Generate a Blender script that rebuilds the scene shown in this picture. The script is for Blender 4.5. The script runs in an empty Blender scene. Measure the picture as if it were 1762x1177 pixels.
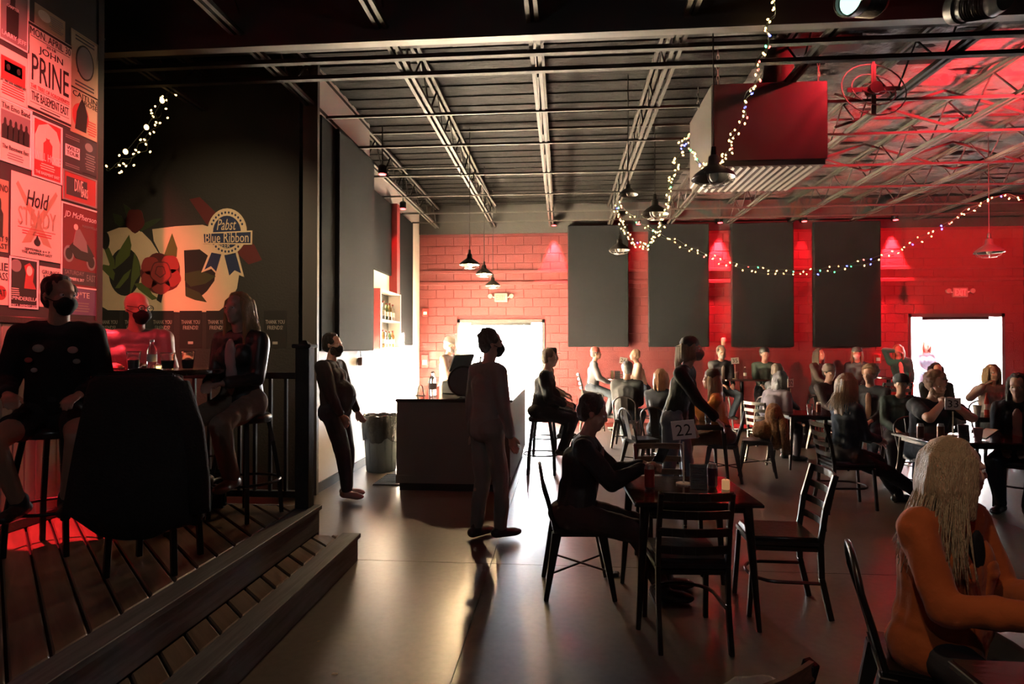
import bpy, bmesh, math, random
import numpy as np
from mathutils import Vector, Matrix, noise

scn = bpy.context.scene
col = scn.collection
PI = math.pi

# ------------------------------------------------------------------ camera
FPX = 1060.0
cam_d = bpy.data.cameras.new('camera')
cam = bpy.data.objects.new('camera', cam_d)
col.objects.link(cam)
cam.location = (0, 0, 1.65)
cam.rotation_euler = (PI/2 + math.atan(11.5/FPX), 0, math.atan(87/FPX))
cam_d.sensor_width = 36
cam_d.lens = FPX/1762*36
cam_d.clip_start = 0.05
scn.camera = cam

# ------------------------------------------------------------------ daylight, exposure
vs = scn.view_settings
vs.view_transform = 'Standard'
vs.look = 'None'
vs.gamma = 1
vs.use_curve_mapping = False
vs.exposure = 0.0
scn.cycles.use_denoising = True
scn.cycles.max_bounces = 8
scn.cycles.diffuse_bounces = 4
scn.cycles.glossy_bounces = 4
scn.cycles.transmission_bounces = 6
scn.cycles.volume_bounces = 0
scn.cycles.caustics_reflective = False
scn.cycles.caustics_refractive = False
scn.cycles.sample_clamp_indirect = 40

DAY = 130.0
world = bpy.data.worlds.new('world')
scn.world = world
world.use_nodes = True
bg = world.node_tree.nodes['Background']
bg.inputs[0].default_value = (0.93, 0.96, 1.0, 1)
bg.inputs[1].default_value = DAY

sun_d = bpy.data.lights.new('sun', 'SUN')
sun_d.energy = 8000
sun_d.color = (1.0, .80, .56)
sun_d.angle = math.radians(2.5)
sun = bpy.data.objects.new('sun', sun_d)
col.objects.link(sun)
sun.location = (9, 24, 6)
sun.rotation_euler = Vector((-1, -1.9, -.3)).to_track_quat('-Z', 'Y').to_euler()   # low sun, through the doors towards the bar wall

def portal(name, x0, x1, z0, z1, y):
    d = bpy.data.lights.new(name, 'AREA')
    d.shape = 'RECTANGLE'
    d.size = x1-x0
    d.size_y = z1-z0
    d.cycles.is_portal = True
    o = bpy.data.objects.new(name, d)
    col.objects.link(o)
    o.location = ((x0+x1)/2, y, (z0+z1)/2)
    o.rotation_euler = (-PI/2, 0, 0)      # faces -Y, into the room
    return o

YB = 13.9            # back wall
D1 = (-2.39, -0.40, 2.31)
D2 = (7.40, 9.35, 2.40)
portal('daylight_portal', D1[0], D1[1], 0, D1[2], YB+.10)
portal('daylight_portal', D2[0], D2[1], 0, D2[2], YB+.10)

def spot(name, loc, target, power, color, angle=60, blend=.4, radius=.05):
    d = bpy.data.lights.new(name, 'SPOT')
    d.energy = power
    d.color = color
    d.spot_size = math.radians(angle)
    d.spot_blend = blend
    d.shadow_soft_size = radius
    o = bpy.data.objects.new(name, d)
    col.objects.link(o)
    o.location = loc
    v = Vector(target)-Vector(loc)
    o.rotation_euler = v.to_track_quat('-Z', 'Y').to_euler()
    return o

RED = (1.0, .03, .045)
# the club's own red spots and warm mural spot; two added fill lights last
spot('red_spot', (-2.2, 1.2, 3.95), (-3.7, 3.05, 3.15), 2200, (1, .10, .10), 46, .6)      # poster wall
spot('red_spot', (-2.3, 2.3, 4.1), (-3.12, 4.36, 1.85), 260, RED, 17, .4)        # bald man
spot('red_spot', (-3.6, 3.92, 4.3), (-3.27, 3.98, .42), 2600, RED, 14, .1, .02)      # patch on the deck
spot('red_spot', (3.1, 6.15, 4.66), (2.3, 6.75, 3.95), 90, RED, 130, .9)       # air unit
spot('red_spot', (5.2, 5.3, 3.7), (6.0, 8.2, 5.0), 9000, RED, 100, .9)       # ceiling wash at the right
spot('red_spot', (2.9, -1.0, 3.9), (1.3, 3.6, .6), 22, RED, 60, .8)            # stage wash over the near tables
spot('unseen_spot', (-2.7, 3.6, 4.28), (-3.9, 6.8, 2.3), 330, (1, .74, .45), 56, .9)   # mural
spot('unseen_spot', (.1, .9, 4.2), (1.45, 2.45, 1.1), 95, (1, .76, .52), 26, .7)   # unseen fill light added for the foreground woman
spot('unseen_spot', (-.6, -1.5, 4.1), (0.4, 3.8, .3), 45, (.9, .95, 1), 110, .9)  # added cool fill from behind the camera, no such lamp in the hall

# ------------------------------------------------------------------ materials
MATS = {}
def mat(name, color=(.5,.5,.5), rough=.6, metal=0.0, bump=0.0, bscale=40.0, var=0.0, vscale=6.0, emit=None, estr=1.0,
        trans=0.0, ior=1.45, spec=.5, stretch=None, sheen=0.0):
    if name in MATS:
        return MATS[name]
    m = bpy.data.materials.new(name)
    m.use_nodes = True
    nt = m.node_tree
    b = nt.nodes['Principled BSDF']
    b.inputs['Base Color'].default_value = (*color, 1)
    b.inputs['Roughness'].default_value = rough
    b.inputs['Metallic'].default_value = metal
    b.inputs['Specular IOR Level'].default_value = spec
    if sheen:
        b.inputs['Sheen Weight'].default_value = sheen
    if trans:
        b.inputs['Transmission Weight'].default_value = trans
        b.inputs['IOR'].default_value = ior
    if emit:
        b.inputs['Emission Color'].default_value = (*emit, 1)
        b.inputs['Emission Strength'].default_value = estr
    if bump or var:
        tc = nt.nodes.new('ShaderNodeTexCoord')
        mp = nt.nodes.new('ShaderNodeMapping')
        nt.links.new(tc.outputs['Object'], mp.inputs[0])
        if stretch:
            mp.inputs['Scale'].default_value = stretch
    if var:
        n = nt.nodes.new('ShaderNodeTexNoise')
        n.inputs['Scale'].default_value = vscale
        n.inputs['Detail'].default_value = 6
        nt.links.new(mp.outputs[0], n.inputs['Vector'])
        mx = nt.nodes.new('ShaderNodeMix')
        mx.data_type = 'RGBA'
        mx.inputs[6].default_value = (*[c*(1-var) for c in color], 1)
        mx.inputs[7].default_value = (*[min(1, c*(1+var)) for c in color], 1)
        nt.links.new(n.outputs['Fac'], mx.inputs[0])
        nt.links.new(mx.outputs[2], b.inputs['Base Color'])
    if bump:
        n2 = nt.nodes.new('ShaderNodeTexNoise')
        n2.inputs['Scale'].default_value = bscale
        n2.inputs['Detail'].default_value = 4
        nt.links.new(mp.outputs[0], n2.inputs['Vector'])
        bp = nt.nodes.new('ShaderNodeBump')
        bp.inputs['Strength'].default_value = bump
        bp.inputs['Distance'].default_value = .02
        nt.links.new(n2.outputs['Fac'], bp.inputs['Height'])
        nt.links.new(bp.outputs[0], b.inputs['Normal'])
    MATS[name] = m
    return m

def fabric(name, color, rough=.85, bump=.35, bscale=14, sheen=.15):
    return mat('cloth_'+name, color, rough, 0, bump, bscale, .22, 5, sheen=sheen if max(color) > .06 else 0, spec=.5 if rough < .6 else .25)

def concrete_floor():
    m = bpy.data.materials.new('sealed_concrete')
    m.use_nodes = True
    nt = m.node_tree; N = nt.nodes; L = nt.links
    b = N['Principled BSDF']
    b.inputs['Specular IOR Level'].default_value = .9
    b.inputs['Coat Weight'].default_value = .5
    b.inputs['Coat Roughness'].default_value = .33
    tc = N.new('ShaderNodeTexCoord')
    n1 = N.new('ShaderNodeTexNoise'); n1.inputs['Scale'].default_value = .9; n1.inputs['Detail'].default_value = 8; n1.inputs['Roughness'].default_value = .65
    n2 = N.new('ShaderNodeTexNoise'); n2.inputs['Scale'].default_value = 22; n2.inputs['Detail'].default_value = 6
    for n in (n1, n2): L.new(tc.outputs['Object'], n.inputs['Vector'])
    cr = N.new('ShaderNodeValToRGB')
    cr.color_ramp.elements[0].color = (.085, .066, .05, 1); cr.color_ramp.elements[0].position = .3
    cr.color_ramp.elements[1].color = (.18, .145, .11, 1); cr.color_ramp.elements[1].position = .72
    L.new(n1.outputs['Fac'], cr.inputs[0])
    mx = N.new('ShaderNodeMix'); mx.data_type = 'RGBA'; mx.blend_type = 'MULTIPLY'; mx.inputs[0].default_value = .5
    cr2 = N.new('ShaderNodeValToRGB')
    cr2.color_ramp.elements[0].color = (.55, .55, .55, 1); cr2.color_ramp.elements[0].position = .35
    cr2.color_ramp.elements[1].color = (1, 1, 1, 1); cr2.color_ramp.elements[1].position = .6
    L.new(n2.outputs['Fac'], cr2.inputs[0])
    L.new(cr.outputs[0], mx.inputs[6]); L.new(cr2.outputs[0], mx.inputs[7])
    L.new(mx.outputs[2], b.inputs['Base Color'])
    mr = N.new('ShaderNodeMapRange'); mr.inputs[3].default_value = .26; mr.inputs[4].default_value = .38
    L.new(n1.outputs['Fac'], mr.inputs[0]); L.new(mr.outputs[0], b.inputs['Roughness'])
    bp = N.new('ShaderNodeBump'); bp.inputs['Strength'].default_value = .12; bp.inputs['Distance'].default_value = .006
    L.new(n2.outputs['Fac'], bp.inputs['Height']); L.new(bp.outputs[0], b.inputs['Normal'])
    return m

def wood(name, dark, light, rough=.5, scale=(1.5, 22, 22)):
    if name in MATS: return MATS[name]
    m = bpy.data.materials.new(name)
    m.use_nodes = True
    nt = m.node_tree; N = nt.nodes; L = nt.links
    b = N['Principled BSDF']
    tc = N.new('ShaderNodeTexCoord'); mp = N.new('ShaderNodeMapping'); mp.inputs['Scale'].default_value = scale
    oi = N.new('ShaderNodeObjectInfo')
    ad = N.new('ShaderNodeVectorMath'); ad.operation = 'ADD'
    sc_ = N.new('ShaderNodeVectorMath'); sc_.operation = 'SCALE'; sc_.inputs['Scale'].default_value = 1
    cmb = N.new('ShaderNodeCombineXYZ')
    mu = N.new('ShaderNodeMath'); mu.operation = 'MULTIPLY'; mu.inputs[1].default_value = 37
    L.new(oi.outputs['Random'], mu.inputs[0]); L.new(mu.outputs[0], cmb.inputs[0]); L.new(mu.outputs[0], cmb.inputs[1])
    L.new(tc.outputs['Object'], mp.inputs[0]); L.new(mp.outputs[0], ad.inputs[0]); L.new(cmb.outputs[0], ad.inputs[1])
    n = N.new('ShaderNodeTexNoise'); n.inputs['Scale'].default_value = 1.6; n.inputs['Detail'].default_value = 7; n.inputs['Distortion'].default_value = .8
    L.new(ad.outputs[0], n.inputs['Vector'])
    cr = N.new('ShaderNodeValToRGB')
    cr.color_ramp.elements[0].color = (*dark, 1); cr.color_ramp.elements[0].position = .35
    cr.color_ramp.elements[1].color = (*light, 1); cr.color_ramp.elements[1].position = .68
    L.new(n.outputs['Fac'], cr.inputs[0]); L.new(cr.outputs[0], b.inputs['Base Color'])
    b.inputs['Roughness'].default_value = rough
    bp = N.new('ShaderNodeBump'); bp.inputs['Strength'].default_value = .22; bp.inputs['Distance'].default_value = .005
    L.new(n.outputs['Fac'], bp.inputs['Height']); L.new(bp.outputs[0], b.inputs['Normal'])
    MATS[name] = m
    return m

# ------------------------------------------------------------------ mesh helpers
class MB:
    """collects closed shapes and builds them as one mesh"""
    def __init__(s):
        s.v = []; s.f = []
    def add(s, vs_, fs_):
        o = len(s.v)
        s.v += [tuple(p) for p in vs_]
        s.f += [tuple(i+o for i in f) for f in fs_]
        return s
    def box(s, c, size, rot=None, taper=None):
        hx, hy, hz = [a/2 for a in size]
        vs_ = []
        for z in (-1, 1):
            t = 1 if (taper is None or z < 0) else taper
            for x, y in ((-1,-1),(1,-1),(1,1),(-1,1)):
                vs_.append(Vector((x*hx*t, y*hy*t, z*hz)))
        if rot is not None:
            M = rot if isinstance(rot, Matrix) else Matrix.Rotation(rot, 3, 'Z')
            vs_ = [M @ p for p in vs_]
        c = Vector(c)
        return s.add([p+c for p in vs_], [(0,3,2,1),(4,5,6,7),(0,1,5,4),(1,2,6,5),(2,3,7,6),(3,0,4,7)])
    def bb(s, x0, x1, y0, y1, z0, z1):
        return s.box(((x0+x1)/2,(y0+y1)/2,(z0+z1)/2), (abs(x1-x0),abs(y1-y0),abs(z1-z0)))
    def bar(s, p, q, w, h=None, up=(0,0,1)):
        p = Vector(p); q = Vector(q); h = h or w
        d = (q-p); L_ = d.length; d.normalize()
        u = Vector(up)
        if abs(d.dot(u)) > .98: u = Vector((1,0,0))
        x = d.cross(u).normalized(); z = x.cross(d)
        M = Matrix((x, d, z)).transposed()
        return s.box((p+q)/2, (w, L_, h), M)
    def tube(s, pts, r, n=8, closed=False, r2=None):
        pts = [Vector(p) for p in pts]
        k = len(pts)
        rings = []
        prev = None
        for i, p in enumerate(pts):
            a = pts[(i-1) % k] if (closed or i > 0) else p
            b = pts[(i+1) % k] if (closed or i < k-1) else p
            d = (b-a).normalized()
            if prev is None:
                u = Vector((0,0,1)) if abs(d.z) < .9 else Vector((1,0,0))
                x = d.cross(u).normalized()
            else:
                x = (prev - d*prev.dot(d)).normalized()
            prev = x
            y = d.cross(x)
            rr = r if r2 is None else r+(r2-r)*i/(k-1)
            rings.append([p + (x*math.cos(2*PI*j/n)+y*math.sin(2*PI*j/n))*rr for j in range(n)])
        vs_ = [q for R_ in rings for q in R_]
        fs_ = []
        for i in range(k if closed else k-1):
            for j in range(n):
                a = i*n+j; b = i*n+(j+1) % n
                c = ((i+1) % k)*n+(j+1) % n; d = ((i+1) % k)*n+j
                fs_.append((a, b, c, d))
        if not closed:
            fs_.append(tuple(reversed(range(n))))
            fs_.append(tuple((k-1)*n+j for j in range(n)))
        return s.add(vs_, fs_)
    def lathe(s, prof, c=(0,0,0), n=20, M=None):
        c = Vector(c); vs_ = []; fs_ = []
        k = len(prof)
        for r, z in prof:
            for j in range(n):
                p = Vector((r*math.cos(2*PI*j/n), r*math.sin(2*PI*j/n), z))
                if M is not None: p = M @ p
                vs_.append(p+c)
        for i in range(k-1):
            for j in range(n):
                fs_.append((i*n+j, i*n+(j+1) % n, (i+1)*n+(j+1) % n, (i+1)*n+j))
        if prof[0][0] > 1e-6: fs_.append(tuple(reversed(range(n))))
        if prof[-1][0] > 1e-6: fs_.append(tuple((k-1)*n+j for j in range(n)))
        return s.add(vs_, fs_)
    def ball(s, c, r, n=12, m=8, scale=(1,1,1), M=None):
        prof = [(max(1e-7, math.sin(PI*i/m)), -math.cos(PI*i/m)) for i in range(m+1)]
        c = Vector(c); vs_ = []; fs_ = []
        for a, z in prof:
            for j in range(n):
                p = Vector((a*math.cos(2*PI*j/n)*r*scale[0], a*math.sin(2*PI*j/n)*r*scale[1], z*r*scale[2]))
                if M is not None: p = M @ p
                vs_.append(p+c)
        for i in range(m):
            for j in range(n):
                fs_.append((i*n+j, i*n+(j+1) % n, (i+1)*n+(j+1) % n, (i+1)*n+j))
        return s.add(vs_, fs_)
    def prism(s, poly, d, M=None, c=(0,0,0)):
        """poly in local XY extruded by d along Z"""
        n = len(poly); c = Vector(c); vs_ = []
        for z in (0, d):
            for x, y in poly:
                p = Vector((x, y, z))
                if M is not None: p = M @ p
                vs_.append(p+c)
        fs_ = [tuple(reversed(range(n))), tuple(range(n, 2*n))]
        for j in range(n):
            fs_.append((j, (j+1) % n, n+(j+1) % n, n+j))
        return s.add(vs_, fs_)
    def mesh(s, name, smooth=None, bevel=0, seg=1):
        me = bpy.data.meshes.new(name)
        me.from_pydata(s.v, [], s.f)
        if bevel:
            bm = bmesh.new(); bm.from_mesh(me)
            bmesh.ops.remove_doubles(bm, verts=bm.verts, dist=1e-5)
            es = [e for e in bm.edges if len(e.link_faces) == 2 and e.calc_face_angle(0) > .6]
            bmesh.ops.bevel(bm, geom=es, offset=bevel, segments=seg, affect='EDGES', clamp_overlap=True)
            bm.to_mesh(me); bm.free()
        if smooth:
            bm = bmesh.new(); bm.from_mesh(me)
            bmesh.ops.remove_doubles(bm, verts=bm.verts, dist=1e-6)
            for f in bm.faces: f.smooth = True
            for e in bm.edges:
                if len(e.link_faces) == 2 and e.calc_face_angle(0) > smooth: e.smooth = False
            bm.to_mesh(me); bm.free()
        return me
    def obj(s, name, m, parent=None, smooth=None, bevel=0, seg=1, loc=None, rot=None):
        return link(name, s.mesh(name, smooth, bevel, seg), m, parent, loc, rot)

def link(name, me, m, parent=None, loc=None, rot=None):
    o = bpy.data.objects.new(name, me)
    col.objects.link(o)
    if m is not None and not me.materials: me.materials.append(m)
    if parent is not None: o.parent = parent
    if loc is not None: o.location = loc
    if rot is not None: o.rotation_euler = rot
    return o

def tag(o, label=None, cat=None, group=None, kind=None):
    if label: o['label'] = label
    if cat: o['category'] = cat
    if group: o['group'] = group
    if kind: o['kind'] = kind
    return o

def thing(name, label, cat, loc=(0,0,0), rz=0, group=None):
    o = bpy.data.objects.new(name, None)
    o.empty_display_size = .1
    col.objects.link(o)
    o.location = loc
    o.rotation_euler = (0, 0, rz)
    return tag(o, label, cat, group)

def copy_tree(o, parent=None):
    c = o.copy(); col.objects.link(c); c.parent = parent
    for ch in o.children: copy_tree(ch, c)
    return c

def struct(name, mb, m, label=None, parent=None, **k):
    o = mb.obj(name, m, parent, **k)
    o['kind'] = 'structure'
    if label: o['label'] = label
    return o

def text_mesh(body, w, h, depth=.002, shear=0.0, spacing=1.0):
    """lettering whose bounding box is w x h, centred, in local XY facing +Z"""
    cu = bpy.data.curves.new('lettering', 'FONT')
    cu.body = body; cu.extrude = .01; cu.shear = shear; cu.space_character = spacing
    cu.align_x = 'CENTER'; cu.resolution_u = 2
    t = bpy.data.objects.new('lettering', cu); col.objects.link(t)
    dg = bpy.context.evaluated_depsgraph_get()
    me = bpy.data.meshes.new_from_object(t.evaluated_get(dg))
    bpy.data.objects.remove(t); bpy.data.curves.remove(cu)
    me.materials.clear()
    n = len(me.vertices)
    a = np.empty(n*3); me.vertices.foreach_get('co', a); a = a.reshape(-1, 3)
    lo, hi = a.min(0), a.max(0)
    sc_ = np.array([w, h, depth])/np.maximum(hi-lo, 1e-6)
    a = (a-(lo+hi)/2)*sc_
    me.vertices.foreach_set('co', a.ravel()); me.update()
    return me

# directions of sight through pixels of the 1762x1177 frame, used to turn measured spots into room metres
_R = Matrix.Rotation(cam.rotation_euler.z, 3, 'Z') @ Matrix.Rotation(cam.rotation_euler.x, 3, 'X')
def _ray(px, py): return _R @ Vector(((px-881)/FPX, -(py-588.5)/FPX, -1))
def at(px, py, Y):
    d = _ray(px, py); return Vector((0, 0, 1.65)) + d*(Y/d.y)
def on_floor(px, py, z=0.0):
    d = _ray(px, py); return Vector((0, 0, 1.65)) + d*((z-1.65)/d.z)
def on_side(px, py, X):
    d = _ray(px, py); return Vector((0, 0, 1.65)) + d*(X/d.x)
# ================================================================== THE SETTING
random.seed(7)
M_black = mat('black_paint', (.018, .017, .016), .7, 0, .15, 30, .25, spec=.25)
M_blackmetal = mat('black_metal', (.02, .019, .018), .38, .6)
M_steel = mat('grey_steel', (.034, .031, .027), .6, .0, .1, 20, .3, 3, spec=.2)
M_redblock = mat('red_block_paint', (.125, .017, .017), .55, 0, .5, 90, .14, 2)
M_mortar = mat('red_mortar', (.095, .012, .012), .8, 0, .4, 120, .2)
M_whitewall = mat('pale_wall_paint', (.8, .78, .73), .6, 0, .12, 40, .06, 2)
M_darkwall = mat('charcoal_wall_paint', (.045, .041, .036), .7, 0, .15, 60, .2, 2)
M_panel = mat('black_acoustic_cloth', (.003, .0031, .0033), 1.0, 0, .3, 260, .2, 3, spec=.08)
M_deck = wood('deck_wood', (.14, .092, .062), (.23, .15, .10), .30, (1.2, 14, 14))
M_fascia = wood('grey_fascia_wood', (.085, .085, .09), (.16, .16, .165), .6, (22, 1.5, 22))
M_white = mat('white_paint', (.78, .77, .74), .5)
M_cream = mat('cream_paint', (.75, .55, .33), .7, 0, .1, 60, .1, 4)

# floor: one sealed slab with sawn joints recessed between four bays
fl = MB()
xs = [-7.6, -.55, 4.2, 9.9]; ys = [-3.2, 4.72, 9.6, 14.05]
for i in range(3):
    for j in range(3):
        fl.bb(xs[i]+.003, xs[i+1]-.003, ys[j]+.003, ys[j+1]-.003, -.12, 0)
fl.bb(-7.6, 9.9, -3.2, 14.05, -.2, -.012)
M_floor = concrete_floor()
floor = struct('floor', fl, M_floor, 'worn sealed concrete floor of the hall')
out = MB().bb(-40, 60, 14.06, 70, -.15, -.01)
struct('ground_outside', out, mat('pale_pavement', (.11, .105, .10), .9, 0, .2, 30, .1), 'grey pavement outside the open doors')

struct('sun_blocker_outside', MB().bb(10.4, 14.5, 15.2, 27, -.05, 4.2).bb(10.3, 14.6, 15.1, 27.1, 4.2, 4.4), mat('sun_blocker_pale', (.6, .58, .55), .8, 0, .2, 20, .1), 'added pale block shading the right door from the sun')  # unseen block, added to keep the sun out of the right door
# back wall: block courses around two door openings
XL, XR = -3.27, 9.75
bk = MB()
for (x0, x1, z0, z1) in ((XL, D1[0], 0, 5), (D1[1], D2[0], 0, 5), (D2[1], XR+.3, 0, 5), (D1[0], D1[1], D1[2], 5), (D2[0], D2[1], D2[2], 5)):
    bk.bb(x0, x1, YB, YB+.2, z0, z1)
wall_back = struct('wall_back', bk, M_mortar, 'red painted concrete block back wall')
bm_me = MB().bb(-.196, .196, -.008, .02, -.097, .097).mesh('block', bevel=.006)
bm_me.materials.append(M_redblock)
PX = [(.12, 1.45), (1.89, 3.19), (3.68, 4.98), (5.41, 6.78)]
pieces = []
for r in range(21):
    z0 = r*.2; z1 = min(z0+.2, 4.24)
    x = XL - (.2 if r % 2 else 0)
    while x < XR:
        a, b = max(x, XL), min(x+.4, XR)
        x += .4
        segs = [(a, b)]
        for (dx0, dx1, dz) in (D1, D2):
            if z0 < dz-.02:
                ns = []
                for (p, q) in segs:
                    if q <= dx0 or p >= dx1: ns.append((p, q)); continue
                    if p < dx0: ns.append((p, dx0))
                    if q > dx1: ns.append((dx1, q))
                segs = ns
        for (p, q) in segs:
            if q-p < .05: continue
            if z0 > 1.72 and any(p > l-.0 and q < h_+.0 for l, h_ in PX): continue
            cx_, cz_ = (p+q)/2, (z0+z1)/2
            low = z1 < 1.7 and p > .1 and q < 6.9
            pieces.append((2 if low else (1 if cx_ > 8 else 0), random.random(), p, q, z0, z1))
pieces.sort()
rest = MB()
for k, (_, _, p, q, z0, z1) in enumerate(pieces):
    if k < 300:
        o = link('block', bm_me, None, wall_back, ((p+q)/2, YB, (z0+z1)/2))
        o.scale = ((q-p-.008)/.392, 1, (z1-z0-.006)/.194)
    else:
        rest.bb(p+.004, q-.004, YB-.008, YB+.02, z0+.003, z1-.003)
tag(rest.obj('block_courses', M_redblock, wall_back), kind='stuff')
# dark band above the blocks and two painted ledges across the wall
MB().bb(XL, XR, YB-.04, YB, 4.26, 5).obj('top_band', M_black, wall_back)
for z in (3.40, 3.14):
    m_ = MB()
    edges = [XL]+[e for p in PX for e in p]+[XR]
    for a, b in zip(edges[::2], edges[1::2]):
        m_.bb(a+.01, b-.01, YB-.05, YB-.012, z-.045, z+.03)
    m_.obj('ledge', M_redblock, wall_back, bevel=.006)

# side walls, near walls
struct('wall_right', MB().bb(XR, XR+.2, -3.2, YB+.2, 0, 5), M_darkwall, 'dark right side wall')
struct('wall_rear', MB().bb(-7.6, XR+.2, -3.4, -3.2, 0, 5), M_darkwall, 'dark wall behind the photographer')
wall_left = struct('wall_left', MB().bb(-3.5, XL, 8.75, YB+.2, 0, 5), M_whitewall, 'pale wall behind the bar')
wall_aisle = struct('wall_aisle', MB().bb(-3.0, -2.80, 6.80, 8.75, 0, 5).bb(-3.4, -2.80, 8.7, 8.75, 0, 5), M_whitewall, 'pale wall beside the leaning man')
struct('baseboard_aisle', MB().bb(-2.80, -2.782, 6.82, 8.74, 0, .11), M_darkwall, 'dark baseboard along the aisle wall')
struct('wall_mural', MB().bb(-7.6, -2.82, 6.80, 7.0, 0, 5), mat('mural_wall_paint', (.03, .026, .021), .75, 0, .2, 40, .25, 1.5), 'dark brown wall carrying the painted lettering')
MB().bb(-2.93, -2.76, 6.74, 6.80, 0, 4.9).obj('corner_trim', mat('grey_trim', (.09,.085,.075), .6), bpy.data.objects['wall_mural'])
struct('wall_outer_left', MB().bb(-7.8, -7.6, -3.2, 7.0, 0, 5), M_darkwall, 'dark far left side wall')
# black panels on the bar wall, one a stand-in for shade
def panel(name, x0, x1, y0, y1, z0, z1, label, group=None):
    o = MB().bb(x0, x1, y0, y1, z0, z1).obj(name, M_panel, None, bevel=.012)
    tag(o, label, 'panel', group)
    return o
panel('dark_panel', -2.80, -2.72, 7.32, 8.72, 1.62, 4.35, 'tall dark panel on the bar wall nearest the leaning man')
panel('dark_panel', -2.799, -2.76, 6.86, 7.30, 1.62, 4.35, 'narrow dark panel on the aisle wall by the mural corner')
panel('dark_panel', -3.27, -3.21, 8.80, 11.38, 3.02, 4.38, 'wide dark sheet standing in for shade high on the bar wall above the bottle cabinet')  # added dark sheet, paints the shade on the upper wall
panel('dark_panel', -3.27, -3.20, 11.75, 13.0, 1.72, 4.35, 'tall dark panel on the bar wall beyond the bottle cabinet')
struct('trim_1', MB().bb(-3.27, -3.12, 11.42, 11.62, 1.66, 4.4), mat('dark_red_paint', (.22,.02,.022), .6), 'dark red pilaster on the bar wall')
names = ['first', 'second', 'third', 'fourth']
for i, (a, b) in enumerate(PX):
    panel('dark_panel', a, b, YB-.16, YB-.052, 1.69, 4.39, 'large black acoustic panel, %s from the left door on the red back wall' % names[i], 'black panels on the red back wall')

# door openings
def door_opening(name, D, label, leaf=None):
    x0, x1, z = D
    m_ = MB()
    m_.bb(x0, x0+.06, YB-.03, YB+.22, 0, z).bb(x1-.06, x1, YB-.03, YB+.22, 0, z).bb(x0, x1, YB-.03, YB+.22, z-.07, z)
    o = struct(name, m_, mat('door_frame_paint', (.06, .055, .052), .45), label)
    MB().bb(x0+.06, x1-.06, YB-.02, YB+.2, -.01, .015).obj('threshold', mat('aluminium', (.6,.6,.6), .35, .9), o)
    for s, hx in ((-1, x0+.06), (1, x1-.06)):
        lf = MB()
        w_ = .9
        y0 = YB+.22
        xx = hx+(.02 if s > 0 else -.02)
        fold = s > 0 and x0 < 0
        if fold: lf.bb(hx+.08, hx+.08+w_, y0, y0+.045, .02, z-.08)
        else: lf.bb(xx-.022, xx+.022, y0, y0+w_, .02, z-.08)
        d_ = lf.obj('door_leaf', mat('door_leaf_paint', (.35,.34,.33), .5), o, bevel=.004)
        (MB().bb(hx+.18, hx+w_, y0+.05, y0+.09, .98, 1.04) if fold else MB().bb(xx-.07*s-.02, xx-.07*s+.02, y0+.1, y0+w_-.1, .98, 1.04)).obj('push_bar', mat('aluminium', (.6,.6,.6), .35, .9), d_)
    MB().bb(x0+.3, x1-.3, YB+.0, YB+.06, z-.13, z-.07).obj('closer', M_blackmetal, o)
    return o
door_opening('door_1', D1, 'open double door behind the bar, daylight outside')
door_opening('door_2', D2, 'open double door at the right, daylight outside')

# ceiling: corrugated deck, joists along the room, girders and bridging across
def deck_mat():
    m = bpy.data.materials.new('ceiling_deck_insulation'); m.use_nodes = True
    nt = m.node_tree; N = nt.nodes; L = nt.links; b = N['Principled BSDF']
    b.inputs['Specular IOR Level'].default_value = .05; b.inputs['Base Color'].default_value = (.0055, .005, .0045, 1); b.inputs['Roughness'].default_value = .5
    tc = N.new('ShaderNodeTexCoord'); mp = N.new('ShaderNodeMapping'); mp.inputs['Scale'].default_value = (1, 6, 1)
    n = N.new('ShaderNodeTexNoise'); n.inputs['Scale'].default_value = 4; n.inputs['Detail'].default_value = 9; n.inputs['Roughness'].default_value = .7
    L.new(tc.outputs['Object'], mp.inputs[0]); L.new(mp.outputs[0], n.inputs['Vector'])
    bp = N.new('ShaderNodeBump'); bp.inputs['Strength'].default_value = 1; bp.inputs['Distance'].default_value = .12
    L.new(n.outputs['Fac'], bp.inputs['Height']); L.new(bp.outputs[0], b.inputs['Normal'])
    return m
cl = MB()
y = -3.2
while y < YB:
    cl.bb(-7.6, XR, y, y+.16, 4.915, 5.1); cl.bb(-7.6, XR, y+.16, y+.32, 4.90, 5.1); y += .32
ceiling = struct('ceiling', cl, deck_mat(), 'dark insulated metal deck ceiling')
jm = MB(); 
for z, w_ in ((4.42, .045), (4.84, .045)):
    for s in (-1, 1):
        jm.bb(s*.035-.018, s*.035+.018, -3.1, YB-.05, z-.02, z+.02)
joist_me = jm.mesh('joist'); joist_me.materials.append(M_steel)
wm = MB(); y = -3.0; k = 0
while y < YB-.5:
    wm.tube([(0, y, 4.42 if k % 2 == 0 else 4.84), (0, y+.42, 4.84 if k % 2 == 0 else 4.42)], .011, 5); y += .42; k += 1
web_me = wm.mesh('web'); web_me.materials.append(M_black)
for i in range(-4, 8):
    x = -1.55+i*1.30
    if x < -7.4 or x > XR-.2: continue
    j = link('joist', joist_me, None, ceiling, (x, 0, 0))
    link('web', web_me, None, j)
g = MB().bb(-7.6, XR, 5.17, 5.27, 4.30, 4.41).bb(-7.6, XR, 5.20, 5.24, 4.41, 4.9)
g.obj('girder', mat('girder_paint', (.05,.045,.04), .55), ceiling)
g = MB().bb(-7.6, XR, 5.62, 5.68, 4.36, 4.40).bb(-7.6, XR, 5.98, 6.04, 4.36, 4.40).bb(-7.6, XR, 5.70, 5.96, 4.62, 4.9)
g.obj('girder', M_black, ceiling)
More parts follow.
